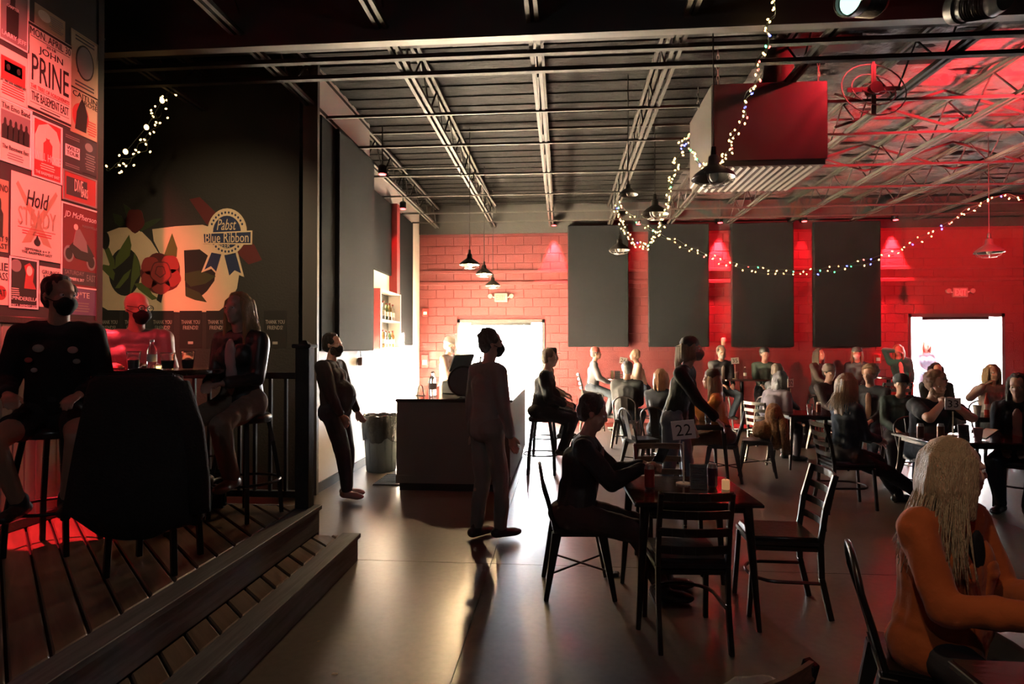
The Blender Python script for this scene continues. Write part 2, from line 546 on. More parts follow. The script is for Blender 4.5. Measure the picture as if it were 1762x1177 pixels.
for y, z in ((7.1, 4.40), (8.2, 4.40), (8.9, 4.84), (9.6, 4.4), (10.9, 4.4), (11.2, 4.84), (12.3, 4.4), (13.2, 4.4)):
    MB().bar((-7.6, y, z), (XR, y, z), .03).obj('bridging', M_steel, ceiling)
for x in (3.4, 4.7, 6.0, 7.3):
    for y in (8.0, 10.0):
        MB().bar((x, y, 4.84), (x+1.3, y, 4.42), .03).bar((x, y, 4.42), (x+1.3, y, 4.84), .03).obj('cross_brace', M_steel, ceiling)
# foil-faced insulation hung between the joists at the right
nx_, ny_ = 90, 120
vs_ = []; fs_ = []
for i in range(nx_+1):
    for j in range(ny_+1):
        x = 2.2+7.4*i/nx_; y = 5.35+8.2*j/ny_
        vs_.append((x, y, 4.885+.05*noise.noise(Vector((x*1.3, y*5, 0)))+.03*noise.noise(Vector((x*4, y*11, 3)))))
for i in range(nx_):
    for j in range(ny_):
        a = i*(ny_+1)+j; fs_.append((a, a+1, a+ny_+2, a+ny_+1))
tag(MB().add(vs_, fs_).obj('insulation', mat('crinkled_foil', (.075,.065,.065), .5, 0, .9, 18, spec=.3), ceiling), kind='stuff')
# conduit loops near the bar
for (a, b) in (((-2.6, 9.0), (-1.5, 9.0)), ((-1.35, 9.3), (-1.25, 11.5))):
    MB().tube([(a[0], a[1], 4.2), (a[0], a[1], 4.34), (b[0], b[1], 4.34), (b[0], b[1], 4.2)], .012, 6).obj('conduit', M_steel, ceiling)

# ------------------------------------------------------------------ raised platform, step, railing
platform = thing('raised_platform', 'raised dark wood platform with diagonal boards and one long step', 'platform')
platform['kind'] = 'structure'
del platform['category']
XE, XS, YE, YN, DZ = -1.91, -1.59, 4.72, -2.6, .42
MB().bb(-7.5, XE-.02, YN, YE-.02, .0, DZ-.03).obj('platform_body', M_black, platform)
def fascia(name, x, y0, y1, z0, z1):
    m_ = MB().bb(x-.022, x, y0, y1, z0, z1-.035).bb(x-.13, x+.018, y0, y1+.018, z1-.035, z1)
    return m_.obj(name, M_fascia, platform, bevel=.004)
fascia('edge_board', XE, YN, YE, .21, DZ)
fascia('edge_board', XS, YN, YE-.02, 0, .21)
MB().bb(XE, XS-.022, YE-.06, YE-.02, 0, .175).obj('end_board', M_fascia, platform)
MB().bb(-7.5, XE, YE-.02, YE+.002, 0, DZ-.003).obj('end_board', M_fascia, platform)
def diagonal_boards(x0, x1, y0, y1, z, w=.14, gap=.013, name='plank'):
    """boards at 45 degrees clipped to a rectangle; each is its own piece"""
    s2 = math.sqrt(.5)
    def clip(poly, nx, ny, c):
        outp = []
        for i in range(len(poly)):
            a, b = poly[i], poly[(i+1) % len(poly)]
            da, db = a[0]*nx+a[1]*ny-c, b[0]*nx+b[1]*ny-c
            if da <= 0: outp.append(a)
            if da*db < 0:
                t = da/(da-db); outp.append((a[0]+(b[0]-a[0])*t, a[1]+(b[1]-a[1])*t))
        return outp
    u0 = (x0+y0)*s2; u1 = (x1+y1)*s2
    u = u0; n = 0
    while u < u1:
        poly = [(x0, y0), (x1, y0), (x1, y1), (x0, y1)]
        poly = clip(poly, s2, s2, u+w-gap/2)
        if poly: poly = clip(poly, -s2, -s2, -(u+gap/2))
        if len(poly) >= 3:
            cx_ = sum(p[0] for p in poly)/len(poly); cy_ = sum(p[1] for p in poly)/len(poly)
            zz = z + random.uniform(-.002, .0015)
            Rm = Matrix.Rotation(PI/4, 2)
            pl = [tuple(Rm @ Vector((p[0]-cx_, p[1]-cy_))) for p in poly]
            MB().prism(pl, .026, c=(0, 0, -.026)).obj(name, M_deck, platform, bevel=.007, loc=(cx_, cy_, zz), rot=(0, 0, -PI/4))
            n += 1
        u += w
diagonal_boards(-3.69, XE-.135, 1.2, YE-.03, DZ)
diagonal_boards(XE+.002, XS-.132, 1.6, YE-.065, .21)
MB().bb(-7.5, XE-.135, YN, 1.19, DZ-.03, DZ-.002).bb(-7.5, -3.7, 1.19, YE-.03, DZ-.03, DZ-.002).obj('plain_boards', M_deck, platform)

# poster wall standing on the platform, wainscot below the posters
XP = -3.70
wp = struct('wall_poster', MB().bb(XP-.14, XP-.012, -2.6, 4.66, DZ, 4.9), mat('poster_wall_paint', (.05, .045, .045), .7), 'narrow wall on the platform covered with gig posters')
MB().bb(XP-.15, XP+.0, 4.62, 4.68, DZ, 4.9).obj('end_trim', M_darkwall, wp)
M_bead = mat('beadboard_paint', (.34, .32, .29), .55)
y = 1.3
bead_me = MB().bb(-.012, .012, -.044, .044, 0, 1.34).mesh('bead_board', bevel=.006); bead_me.materials.append(M_bead)
while y < 4.6:
    link('bead_board', bead_me, None, wp, (XP, y, DZ+.06)); y += .09
MB().bb(XP-.012, XP+.03, 1.2, 4.64, DZ+1.40, DZ+1.45).obj('chair_rail', M_darkwall, wp, bevel=.006)
MB().bb(XP-.012, XP+.02, 1.2, 4.64, DZ, DZ+.07).obj('skirting', M_darkwall, wp, bevel=.006)

rail = thing('railing', 'black railing with slim balusters and square end post at the platform edge', 'railing', (0, 0, DZ))
MB().box((-2.0, YE-.07, .62), (.11, .11, 1.24)).box((-2.0, YE-.07, 1.25), (.15, .15, .03)).box((-2.0, YE-.07, 1.275), (.1, .1, .04), taper=.3).obj('post', M_black, rail, bevel=.006)
for z in (.1, 1.02):
    MB().bb(-3.55, -2.05, YE-.095, YE-.045, z-.025, z+.025).obj('rail', M_black, rail, bevel=.005)
bal = MB().bb(-.012, .012, -.012, .012, .1, 1.02).mesh('baluster'); bal.materials.append(M_black)
x = -2.15
while x > -3.5:
    link('baluster', bal, None, rail, (x, YE-.07, 0)); x -= .125
# ================================================================== FURNITURE AND FITTINGS
M_vinyl = mat('black_vinyl', (.015, .013, .013), .28, 0, .12, 30)
M_gun = mat('gunmetal', (.05, .042, .038), .33, .85, .05, 40, .3, 8)
M_wood_red = wood('dark_red_tabletop', (.03, .012, .01), (.06, .02, .016), .16, (3, 20, 20))
M_glass = mat('clear_plastic', (.95, .95, .95), .08, 0, trans=.92, ior=1.3)
M_brownwood = wood('chair_slat_wood', (.10, .06, .035), (.2, .13, .08), .4, (3, 30, 30))
M_alu = mat('can_metal', (.5, .48, .46), .3, .9)
M_ink = mat('black_ink', (.012, .011, .011), .7)
M_paper = mat('white_card', (.8, .77, .72), .7)

def arc(c, r, a0, a1, n, z=0.0):
    return [(c[0]+r*math.cos(a0+(a1-a0)*i/n), c[1]+r*math.sin(a0+(a1-a0)*i/n), z) for i in range(n+1)]

_proto = {}
def ladder_parts(t, seat_z=.46, back_z=.88, slat_m=None, bar_stool=False):
    w = .19; dp = .2
    fm = M_gun
    for s in (-1, 1):
        pts = [(s*w, -dp-.06, 0), (s*w, -dp-.005, seat_z*.55), (s*w, -dp, seat_z), (s*w, -dp-.03, (seat_z+back_z)/2), (s*w, -dp-.09, back_z)]
        m_ = MB()
        for a, b in zip(pts, pts[1:]): m_.bar(a, b, .026, .034, up=(0, 1, 0))
        m_.obj('back_post', fm, t, bevel=.003)
        MB().bar((s*w*.98, dp+.02, 0), (s*w*.96, dp-.01, seat_z-.03), .028, .028, up=(0, 1, 0)).obj('leg', fm, t, bevel=.003)
    n = 4
    for i in range(n):
        z = seat_z + .1 + (back_z-seat_z-.12)*i/(n-1)
        yb = -dp-.01-(z-seat_z)/(back_z-seat_z)*.085
        m_ = MB()
        k = 6
        P = [(-w+2*w*j/k, yb-.03*math.sin(PI*j/k)) for j in range(k+1)]
        for a, b in zip(P, P[1:]): m_.bar((a[0], a[1], z), (b[0], b[1], z), .012, .045)
        m_.obj('slat', slat_m or fm, t)
    sm = MB().box((0, .0, seat_z), (.41, .42, .07))
    sm.obj('seat', M_vinyl, t, smooth=.9, bevel=.024, seg=3)
    MB().bb(-.19, .19, -.2, .19, seat_z-.05, seat_z-.028).obj('seat_frame', fm, t)
    zr = .22 if not bar_stool else .3
    pts = [(-w, -dp-.03, zr), (-w*.97, .05, zr)] + [(w*.97*-math.cos(PI*i/8), .05+.14*math.sin(PI*i/8), zr) for i in range(1, 8)] + [(w*.97, .05, zr), (w, -dp-.03, zr)]
    MB().tube(pts, .011, 6).obj('stretcher', fm, t, smooth=1)

def hoop_parts(t, seat_z=.45):
    """pressed metal chair: tube hoop back with a centre splat, splayed tapering legs"""
    m_ = MB().box((0, 0, seat_z), (.36, .36, .02))
    m_.obj('seat', M_gun, t, bevel=.009, seg=2)
    MB().bb(-.17, .17, -.17, .17, seat_z-.045, seat_z-.01).obj('seat_frame', M_gun, t)
    for sx in (-1, 1):
        for sy in (-1, 1):
            a = Vector((sx*.15, sy*.15, seat_z-.02)); b = Vector((sx*.215, sy*.225, 0))
            d = (a-b)
            lm = MB()
            M_ = Vector((0, 0, 1)).rotation_difference(d.normalized()).to_matrix()
            lm.box((a+b)/2, (.03, .03, d.length), M_)
            for v_i in range(4, 8):
                p = Vector(lm.v[v_i]); p += (p-a)*1.1; lm.v[v_i] = (p.x, p.y, min(p.z, seat_z-.02))
            lm.obj('leg', M_gun, t, bevel=.004)
    H = .86
    pts = [(-.17, -.16, seat_z), (-.18, -.2, seat_z+.15)]
    for i in range(0, 9):
        a = PI-PI*i/8
        pts.append((.185*math.cos(a), -.24-.02*math.sin(a), H-.13+.13*math.sin(a)))
    pts += [(.18, -.2, seat_z+.15), (.17, -.16, seat_z)]
    MB().tube(pts, .0125, 8).obj('back_hoop', M_gun, t, smooth=1)
    MB().bar((0, -.17, seat_z), (0, -.255, H-.01), .11, .006, up=(0, 1, 0)).obj('splat', M_gun, t)
    MB().tube([(-.19, .19, .17), (.19, -.19, .17)], .007, 6).tube([(-.19, -.19, .185), (.19, .19, .185)], .007, 6).obj('brace', M_gun, t)

def stool_parts(t, seat_z=.74, back=False):
    MB().lathe([(.0, seat_z-.05), (.17, seat_z-.05), (.18, seat_z-.03), (.18, seat_z-.008), (.16, seat_z+.012), (0, seat_z+.018)], n=24).obj('seat', M_vinyl, t, smooth=.8)
    for sx in (-1, 1):
        for sy in (-1, 1):
            pts = [(sx*.11, sy*.11, seat_z-.05), (sx*.13, sy*.13, seat_z-.2), (sx*.165, sy*.165, .25), (sx*.175, sy*.175, 0)]
            m_ = MB()
            for a, b in zip(pts, pts[1:]): m_.bar(a, b, .03, .03, up=(sx, sy, 0))
            m_.obj('leg', M_blackmetal, t, bevel=.003)
    MB().tube([(.235*math.cos(2*PI*i/28), .235*math.sin(2*PI*i/28), .26) for i in range(28)], .011, 7, closed=True).obj('foot_ring', M_blackmetal, t, smooth=1)
    if back:
        for s in (-1, 1):
            MB().tube([(s*.16, -.12, seat_z-.03), (s*.19, -.2, seat_z+.12), (s*.19, -.235, seat_z+.40)], .013, 7).obj('back_post', M_blackmetal, t, smooth=1)
        MB().bb(-.2, .2, -.25, -.225, seat_z+.2, seat_z+.42).obj('backrest', M_vinyl, t, bevel=.01, seg=2)

KIND = {'ladder': (ladder_parts, 'ladder_back_chair', 'chair', {}), 'slat': (ladder_parts, 'slat_back_chair', 'chair', {'slat_m': M_brownwood}),
        'hoop': (hoop_parts, 'metal_chair', 'chair', {}), 'stool': (stool_parts, 'bar_stool', 'stool', {}),
        'back_stool': (stool_parts, 'bar_stool', 'stool', {'back': True, 'seat_z': .68}),
        'ladder_stool': (ladder_parts, 'ladder_back_stool', 'stool', {'seat_z': .76, 'back_z': 1.15, 'bar_stool': True, 'slat_m': M_alu})}
def seat(kind, x, y, face, label, z=0.0, group=None):
    """face: heading in degrees, 0 = +X, 90 = +Y"""
    fn, nm, cat, kw = KIND[kind]
    rz = math.radians(face-90)
    if kind not in _proto:
        t = thing(nm, label, cat, (x, y, z), rz, group)
        fn(t, **kw)
        _proto[kind] = t
        return t
    c = copy_tree(_proto[kind])
    c.location = (x, y, z); c.rotation_euler = (0, 0, rz)
    c['label'] = label
    if 'group' in c: del c['group']
    if group: c['group'] = group
    return c

def square_table(x, y, label, w=.74, d=.74, h=.75, rz=0, top=None, z=0, splay=.05, group=None):
    t = thing('square_table', label, 'table', (x, y, z), rz, group)
    MB().bb(-w/2, w/2, -d/2, d/2, h-.028, h).obj('tabletop', top or M_wood_red, t, bevel=.006, seg=2)
    MB().bb(-w/2-.004, w/2+.004, -d/2-.004, d/2+.004, h-.026, h-.008).obj('edge_band', M_blackmetal, t, bevel=.003)
    MB().bb(-w/2+.05, w/2-.05, -d/2+.05, d/2-.05, h-.07, h-.03).obj('apron', M_blackmetal, t)
    for sx in (-1, 1):
        for sy in (-1, 1):
            a = Vector((sx*(w/2-.07), sy*(d/2-.07), h-.03)); b = Vector((sx*(w/2-.07+splay), sy*(d/2-.07+splay), 0))
            MB().tube([b, b*.5+a*.5, a], .014, 8, r2=.03).obj('leg', M_gun, t, smooth=1)
    return t

def high_table(x, y, label, r=.38, h=1.05, z=0, group=None, square=False):
    t = thing('pub_table', label, 'table', (x, y, z), 0, group)
    if square:
        MB().bb(-r, r, -r, r, h-.035, h).obj('tabletop', M_wood_red, t, bevel=.006)
    else:
        MB().lathe([(0, h-.035), (r-.01, h-.035), (r, h-.025), (r, h-.006), (r-.008, h), (0, h)], n=36).obj('tabletop', M_wood_red, t, smooth=.6)
    MB().lathe([(.0, .03), (.035, .03), (.035, h-.06), (.12, h-.045), (.12, h-.036), (0, h-.036)], n=16).obj('column', M_blackmetal, t, smooth=.6)
    m_ = MB()
    for k in range(4):
        a = PI/4+k*PI/2
        m_.bar((0, 0, .03), (.28*math.cos(a), .28*math.sin(a), .015), .06, .03)
    m_.obj('base', M_blackmetal, t, bevel=.004)
    return t

def cup(x, y, z, label, h=.12, r=.045, m=None, drink=(.5, .25, .06), group=None):
    t = thing('plastic_cup', label, 'cup', (x, y, z), 0, group)
    MB().lathe([(0, 0), (r*.72, 0), (r, h), (r+.003, h+.003), (r-.003, h), (r*.72-.002, .004), (0, .004)], n=18).obj('cup_wall', m or M_glass, t, smooth=.9)
    if drink:
        MB().lathe([(0, .005), (r*.71, .005), (r*.85, h*.55), (0, h*.55)], n=16).obj('drink', mat('drink_%d' % int(drink[0]*100), drink, .1), t, smooth=.8)
    return t

def can(x, y, z, label, color, h=.155, r=.032, group=None):
    t = thing('drink_can', label, 'can', (x, y, z), 0, group)
    MB().lathe([(0, .004), (r*.72, 0), (r*.8, .003), (r, .014), (r, h-.022), (r*.8, h-.004), (r*.82, h), (r*.76, h-.004), (0, h-.005)], n=20).obj('can_body', M_alu, t, smooth=.7)
    MB().lathe([(r+.0006, .016), (r+.0006, h-.026)], n=20).obj('can_label', mat('can_ink_%d' % int(color[0]*1000), color, .3, .4), t, smooth=.7)
    MB().box((.006, 0, h-.002), (.02, .012, .002)).obj('pull_tab', M_alu, t)
    return t

def bottle(x, y, z, label, h=.22, r=.032, m=None, capc=(.8, .8, .8), group=None):
    t = thing('bottle', label, 'bottle', (x, y, z), 0, group)
    MB().lathe([(0, 0), (r*.9, 0), (r, .01), (r, h*.62), (r*.8, h*.72), (r*.4, h*.84), (r*.38, h*.93), (0, h*.93)], n=18).obj('bottle_glass', m or M_glass, t, smooth=.8)
    MB().lathe([(0, h*.92), (r*.46, h*.92), (r*.46, h), (0, h)], n=14).obj('cap', mat('cap_%d' % int(capc[0]*100), capc, .4), t, smooth=.6)
    MB().lathe([(r+.0007, h*.25), (r+.0007, h*.5)], n=18).obj('label', M_paper, t, smooth=.7)
    return t

def number_sign(x, y, z, num, label, rz=0, h=.33, tilt=0.0, post=True):
    t = thing('table_number', label, 'sign', (x, y, z), rz, 'table number signs')
    t.rotation_euler = (0, 0, rz)
    Mx = Matrix.Rotation(tilt, 3, 'Y') @ Matrix.Rotation(PI/2, 3, 'X')
    if post:
        MB().tube([(0, 0, .0), (0, 0, h-.08)], .006, 6).obj('post', mat('pale_stick', (.7,.6,.45), .6), t)
        MB().lathe([(0, 0), (.05, 0), (.05, .008), (0, .012)], n=16).obj('foot', mat('pale_stick', (.7,.6,.45), .6), t)
    c = MB().bb(-.075, .075, -.062, .062, -.004, .004)
    c.v = [tuple(Mx @ Vector(v) + Vector((0, 0, h))) for v in c.v]
    c.obj('card', M_paper, t)
    me = text_mesh(num, .10, .075, .002)
    me.transform(Matrix.Translation((0, 0, h)) @ Mx.to_4x4() @ Matrix.Translation((0, 0, .0052)))
    link('numerals', me, M_ink, t)
    return t

def menu_card(x, y, z, label, rz=0, w=.105, h=.15):
    t = thing('menu_stand', label, 'menu', (x, y, z), rz, 'menu stands')
    Mx = Matrix.Rotation(PI/2-.12, 3, 'X')
    a = MB().bb(-w/2, w/2, 0, h, -.004, .0)
    a.v = [tuple(Mx @ Vector(v)) for v in a.v]
    a.obj('card', M_paper, t)
    b = MB().bb(-w/2-.006, w/2+.006, -.0, h+.006, .0005, .003)
    b.v = [tuple(Mx @ Vector(v)) for v in b.v]
    b.obj('holder', M_glass, t)
    MB().bb(-w/2-.006, w/2+.006, -.035, .035, 0, .004).obj('foot', M_glass, t)
    l = MB()
    for i in range(7):
        l.bb(-w*.38, w*(.38-.1*(i % 3)), h*.82-i*h*.105, h*.82-i*h*.105+.005, .0002, .0004)
    l.v = [tuple(Mx @ Vector(v)) for v in l.v]
    tag(l.obj('printed_lines', M_ink, t), kind='stuff')
    return t

# ------------------------------------------------------------------ the bar
M_bar = mat('bar_front_paint', (.13, .125, .11), .55, 0, .1, 40, .15, 3)
bar = thing('bar_counter', 'long dark bar counter, its end facing the room', 'counter', (-1.93, 7.05, 0))
MB().bb(0, 1.33, 0, 2.95, .09, 1.03).obj('body', M_bar, bar, bevel=.004)
MB().bb(.03, 1.30, .03, 2.92, 0, .09).obj('plinth', M_black, bar)
MB().bb(-.015, 1.36, -.02, 2.98, 1.03, 1.065).obj('worktop', mat('bar_top', (.03,.028,.026), .14), bar, bevel=.008, seg=2)
MB().bb(-.006, 1.336, -.006, 0, .09, .18).obj('kick_board', M_bar, bar)
BT = 1.066
tray = thing('round_tray', 'round black tray propped upright on the near end of the bar', 'tray', (-1.19, 7.32, BT+.012))
Mt = Matrix.Rotation(PI/2-.12, 3, 'X')
MB().lathe([(0, .0), (.165, 0), (.178, .022), (.185, .022), (.172, -.006), (0, -.006)], c=(0, 0, .183), n=32, M=Mt).obj('dish', mat('black_plastic', (.018,.018,.017), .45), tray, smooth=.7)
MB().bar((-.05, .02, .01), (-.05, .14, .005), .02).bar((.05, .02, .01), (.05, .14, .005), .02).bb(-.07, .07, -.02, .02, 0, .02).obj('foot', M_blackmetal, tray)
pos = thing('cash_terminal', 'black point of sale terminal with tilted screen on the bar', 'terminal', (-1.32, 8.0, BT), math.radians(50))
MB().bb(-.17, .17, -.2, .2, 0, .16).obj('cash_drawer', mat('black_plastic', (.018,.018,.017), .45), pos, bevel=.008)
MB().bb(-.03, .03, -.06, .06, .16, .3).obj('stand', M_blackmetal, pos)
sc_ = MB().box((0, 0, 0), (.34, .035, .25), Matrix.Rotation(.5, 3, 'X'))
sc_.v = [(v[0], v[1], v[2]+.40) for v in sc_.v]
sc_.obj('screen', mat('black_plastic', (.018,.018,.017), .45), pos, bevel=.006)
bottle(-1.62, 7.6, BT, 'clear glass water bottle on the left of the bar end', .3, .05)
lampt = thing('napkin_clip', 'small white bent strip standing at the left corner of the bar', 'stand', (-1.76, 7.55, BT))
MB().tube([(-.04, 0, 0), (-.025, 0, .1), (-.01, 0, .13), (.01, 0, .13), (.025, 0, .1), (.04, 0, 0)], .008, 6).obj('bent_strip', M_white, lampt, smooth=1)
MB().bb(-.06, .06, -.02, .02, 0, .006).obj('foot', M_white, lampt)
for k, (px, Y, h_) in enumerate(((818, 9.4, .42), (830, 9.6, .3))):
    p = at(px, 640, Y)
    t = thing('cup_stack', 'tall stack of paper cups on the bar %s' % ('nearest the screen' if k == 0 else 'behind the taller stack'), 'cups', (p.x, Y, BT))
    for i in range(10 if k == 0 else 7):
        MB().lathe([(.035, i*.034), (.047, i*.034+.06), (.049, i*.034+.062), (.044, i*.034+.058)], n=14).obj('cup', mat('kraft_paper', (.4,.27,.18), .7), t, smooth=.7)
p = at(826, 640, 9.2)
kt = thing('tap_tower', 'slim beer tap with tall handle on the bar', 'tap', (p.x, 9.2, BT))
MB().lathe([(0, 0), (.06, 0), (.04, .03), (.035, .22), (.0, .23)], n=14).obj('column', M_alu, kt, smooth=.7)
MB().tube([(0, 0, .2), (-.0, -.1, .2)], .012, 6).obj('spout', M_alu, kt)
MB().tube([(.0, -.08, .2), (.02, -.09, .47)], .012, 6, r2=.018).obj('handle', M_blackmetal, kt)
cup(-1.02, 7.75, BT, 'clear cup behind the round tray on the bar', .14, .045, drink=None)

# rubbish bin with liner
tb = on_floor(650, 815)
bin_ = thing('trash_can', 'grey round trash can with a black bag folded over its rim', 'bin', (tb.x-.02, tb.y+.22, 0))
MB().lathe([(0, 0), (.19, 0), (.2, .02), (.235, .66), (.225, .66), (.19, .03), (0, .03)], n=28).obj('bin_wall', mat('grey_plastic', (.16,.18,.19), .5), bin_, smooth=.7)
for k in range(12):
    a = 2*PI*k/12
    MB().bar((.197*math.cos(a), .197*math.sin(a), .03), (.236*math.cos(a), .236*math.sin(a), .62), .018, .01, up=(math.cos(a), math.sin(a), 0)).obj('rib', mat('grey_plastic', (.16,.18,.19), .5), bin_)
bagm = MB(); n = 40; prof = [(.245, .42), (.252, .5), (.254, .6), (.258, .70), (.262, .755), (.248, .76), (.235, .70), (.2, .4), (.0, .38)]
vs_ = []; fs_ = []
for i, (r, z) in enumerate(prof):
    for j in range(n):
        a = 2*PI*j/n
        rr = r*(1+.03*math.sin(7*a+i)+.02*math.sin(13*a+2*i)) if r else 0
        zz = z+(.03*math.sin(5*a)+.015*math.sin(11*a) if i == 0 else .01*math.sin(9*a+i))
        vs_.append((rr*math.cos(a), rr*math.sin(a), zz))
for i in range(len(prof)-1):
    for j in range(n): fs_.append((i*n+j, i*n+(j+1) % n, (i+1)*n+(j+1) % n, (i+1)*n+j))
bagm.add(vs_, fs_); bagm.obj('bin_bag', mat('black_bag', (.02,.018,.017), .22, 0, .5, 25), bin_, smooth=1.2)
p = on_floor(660, 826)
mt_ = thing('rubber_mat', 'black ribbed rubber mat on the floor beside the bar', 'mat', (-2.12, 7.62, 0))
MB().bb(-.17, .17, -.32, .32, 0, .008).obj('backing', mat('rubber', (.02,.02,.02), .6), mt_)
for k in range(10): MB().bb(-.165, .165, -.31+k*.063, -.28+k*.063, .008, .016).obj('rib', mat('rubber', (.02,.02,.02), .6), mt_)

# bottle cabinet on the bar wall
cab = thing('bottle_cabinet', 'open white shelf cabinet with red end on the bar wall', 'cabinet', (-3.27, 10.05, 1.64))
cw, cl_, ch_ = .24, 1.28, 1.02
MB().bb(0, cw, -.018, 0, 0, ch_).obj('red_end_panel', mat('dark_red_paint', (.22,.02,.022), .6), cab, bevel=.004)
MB().bb(.09, .11, -.032, -.018, .28, .48).obj('handle', M_white, cab)
MB().bb(0, cw, cl_, cl_+.018, 0, ch_).obj('end_panel', M_white, cab)
MB().bb(.0, .012, 0, cl_, 0, ch_).obj('back_panel', M_darkwall, cab)
for z in (0, .49, ch_-.02):
    MB().bb(0, cw, 0, cl_, z, z+.02).obj('shelf', M_white, cab)
for y0 in (0, cl_-.03): MB().bb(cw, cw+.012, y0, y0+.03, 0, ch_).obj('stile', M_white, cab)
rng = random.Random(4)
cols_ = [((.9,.9,.88),'clear'), ((.25,.4,.2),'green'), ((.5,.28,.1),'amber')]
k = 0
shelfpos = ['left end', 'second', 'third', 'fourth', 'fifth', 'right end']
for row, z in ((0, .02), (1, .51)):
    for i in range(6):
        c, nm = cols_[(i+row) % 3]
        m_ = mat('bottle_'+nm, c, .08, 0, trans=.75)
        bottle(-3.13, 10.16+i*.2, 1.64+z, '%s bottle on the %s cabinet shelf, %s of the row' % (nm, 'lower' if row == 0 else 'upper', shelfpos[i]), .3+.05*rng.random(), .038, m_, (.3, .05, .05), 'bottles in the bar cabinet')
ps = thing('phone_handset', 'dark wall box hanging by two cords below the panel', 'wall phone', (-2.79, 8.28, 1.42))
MB().bb(0, .06, -.06, .06, 0, .11).obj('box', mat('maroon_plastic', (.1,.04,.04), .5), ps, bevel=.008)
for s in (-1, 1): MB().tube([(.03, s*.02, .11), (.02, s*.005, .195)], .006, 6).obj('cord', M_blackmetal, ps)

# ------------------------------------------------------------------ fittings on the back wall
def exit_sign(px, py, label):
    p = at(px, py, YB-.05)
    t = thing('exit_sign', label, 'exit sign', (p.x, YB-.013, p.z), 0, 'lit exit signs')
    MB().bb(-.15, .15, -.06, 0, -.1, .1).obj('housing', mat('beige_plastic', (.3,.22,.19), .5), t, bevel=.008)
    me = text_mesh('EXIT', .22, .13, .004); me.transform(Matrix.Rotation(PI/2, 4, 'X'))
    link('lettering', me, mat('exit_red', (.9,.1,.1), .5, emit=(1,.03,.03), estr=2.5), t, (0, -.063, 0))
    for s in (-1, 1):
        MB().bar((s*.15, -.03, .0), (s*.2, -.03, .02), .02).obj('arm', M_white, t)
        MB().lathe([(0, .0), (.04, 0), (.055, .06), (.05, .075), (0, .075)], c=(s*.24, -.0, .03), n=14, M=Matrix.Rotation(PI/2, 3, 'X')).obj('lamp_head', mat('beige_plastic', (.3,.22,.19), .5), t, smooth=.7)
    return t
exit_sign(862, 512, 'lit exit sign with two lamp heads above the left door')
exit_sign(1652, 503, 'lit exit sign with two lamp heads above the right door')
def wall_box(px, py, w, h, label, m_, nm='alarm_box', d=.06, cat='alarm'):
    p = at(px, py, YB-.05)
    t = thing(nm, label, cat, (p.x, YB-.013, p.z))
    MB().bb(-w/2, w/2, -d, 0, -h/2, h/2).obj('case', m_, t, bevel=.008)
    MB().bb(-w*.3, w*.3, -d-.012, -d, -h*.25, h*.1).obj('front_plate', M_paper, t)
    return t
M_alarm = mat('alarm_red', (.6,.03,.03), .4)
wall_box(732, 538, .13, .18, 'small red fire alarm box left of the left door', M_alarm)
wall_box(731, 622, .16, .3, 'dark red keypad box with green light on the wall by the bar', M_alarm, 'keypad_box', .05, 'keypad')
wall_box(1510, 617, .13, .2, 'small red alarm box beside the green jacket woman', M_alarm)
p = at(1243, 588, YB)
t = thing('wall_lantern', 'small glass wall light above the bearded man', 'wall light', (p.x, YB-.013, p.z))
MB().bb(-.03, .03, -.03, 0, -.06, .06).obj('plate', M_alu, t)
MB().lathe([(.03, -.08), (.05, -.06), (.05, .07), (.03, .09)], c=(0, -.08, 0), n=14).obj('glass', mat('frosted_glass', (.85,.7,.5), .3), t, smooth=.8)

# ------------------------------------------------------------------ red down lights
def downlight(x, y, z, label, power, tx, ty, tz, angle=40):
    t = thing('red_downlight', label, 'spotlight', (x, y, z), 0, 'red wall downlights')
    MB().lathe([(0, .0), (.06, 0), (.06, .11), (.04, .13), (0, .13)], c=(0, 0, .0), n=16).obj('housing', M_blackmetal, t, smooth=.6)
    MB().lathe([(0, -.002), (.05, -.002), (.05, -.012), (0, -.012)], n=16).obj('lens', mat('red_lens', (.9,.1,.1), .3, emit=(1,.06,.07), estr=9), t)
    MB().tube([(0, 0, .13), (0, 0, 4.9-z)], .01, 6).obj('stem', M_blackmetal, t)
    spot('red_wash', (x, y, z-.03), (tx, ty, tz), power, RED, angle, .5, .03)
for i, (px, x) in enumerate(((955, -.19), (1237, 3.43), (1540, 7.08))):
    downlight(x, YB-.17, 4.40, 'red downlight washing the back wall, %s' % ['left of the panels', 'between second and third panel', 'right of the panels'][i], 5200, x, YB-.02, 2.6, 42)
downlight(5.2, YB-.17, 4.40, 'faint red downlight between third and fourth panel', 300, 5.2, YB, 2.4, 40)
downlight(1.67, YB-.17, 4.40, 'faint red downlight between first and second panel', 90, 1.67, YB, 2.2, 44)
downlight(-2.62, 8.78, 4.2, 'red downlight on the joist by the leaning man', 60, -2.95, 8.85, 2.4, 50)
downlight(-2.95, 11.2, 4.25, 'red downlight on the joist above the bottle cabinet', 120, -3.27, 11.35, 2.8, 46)

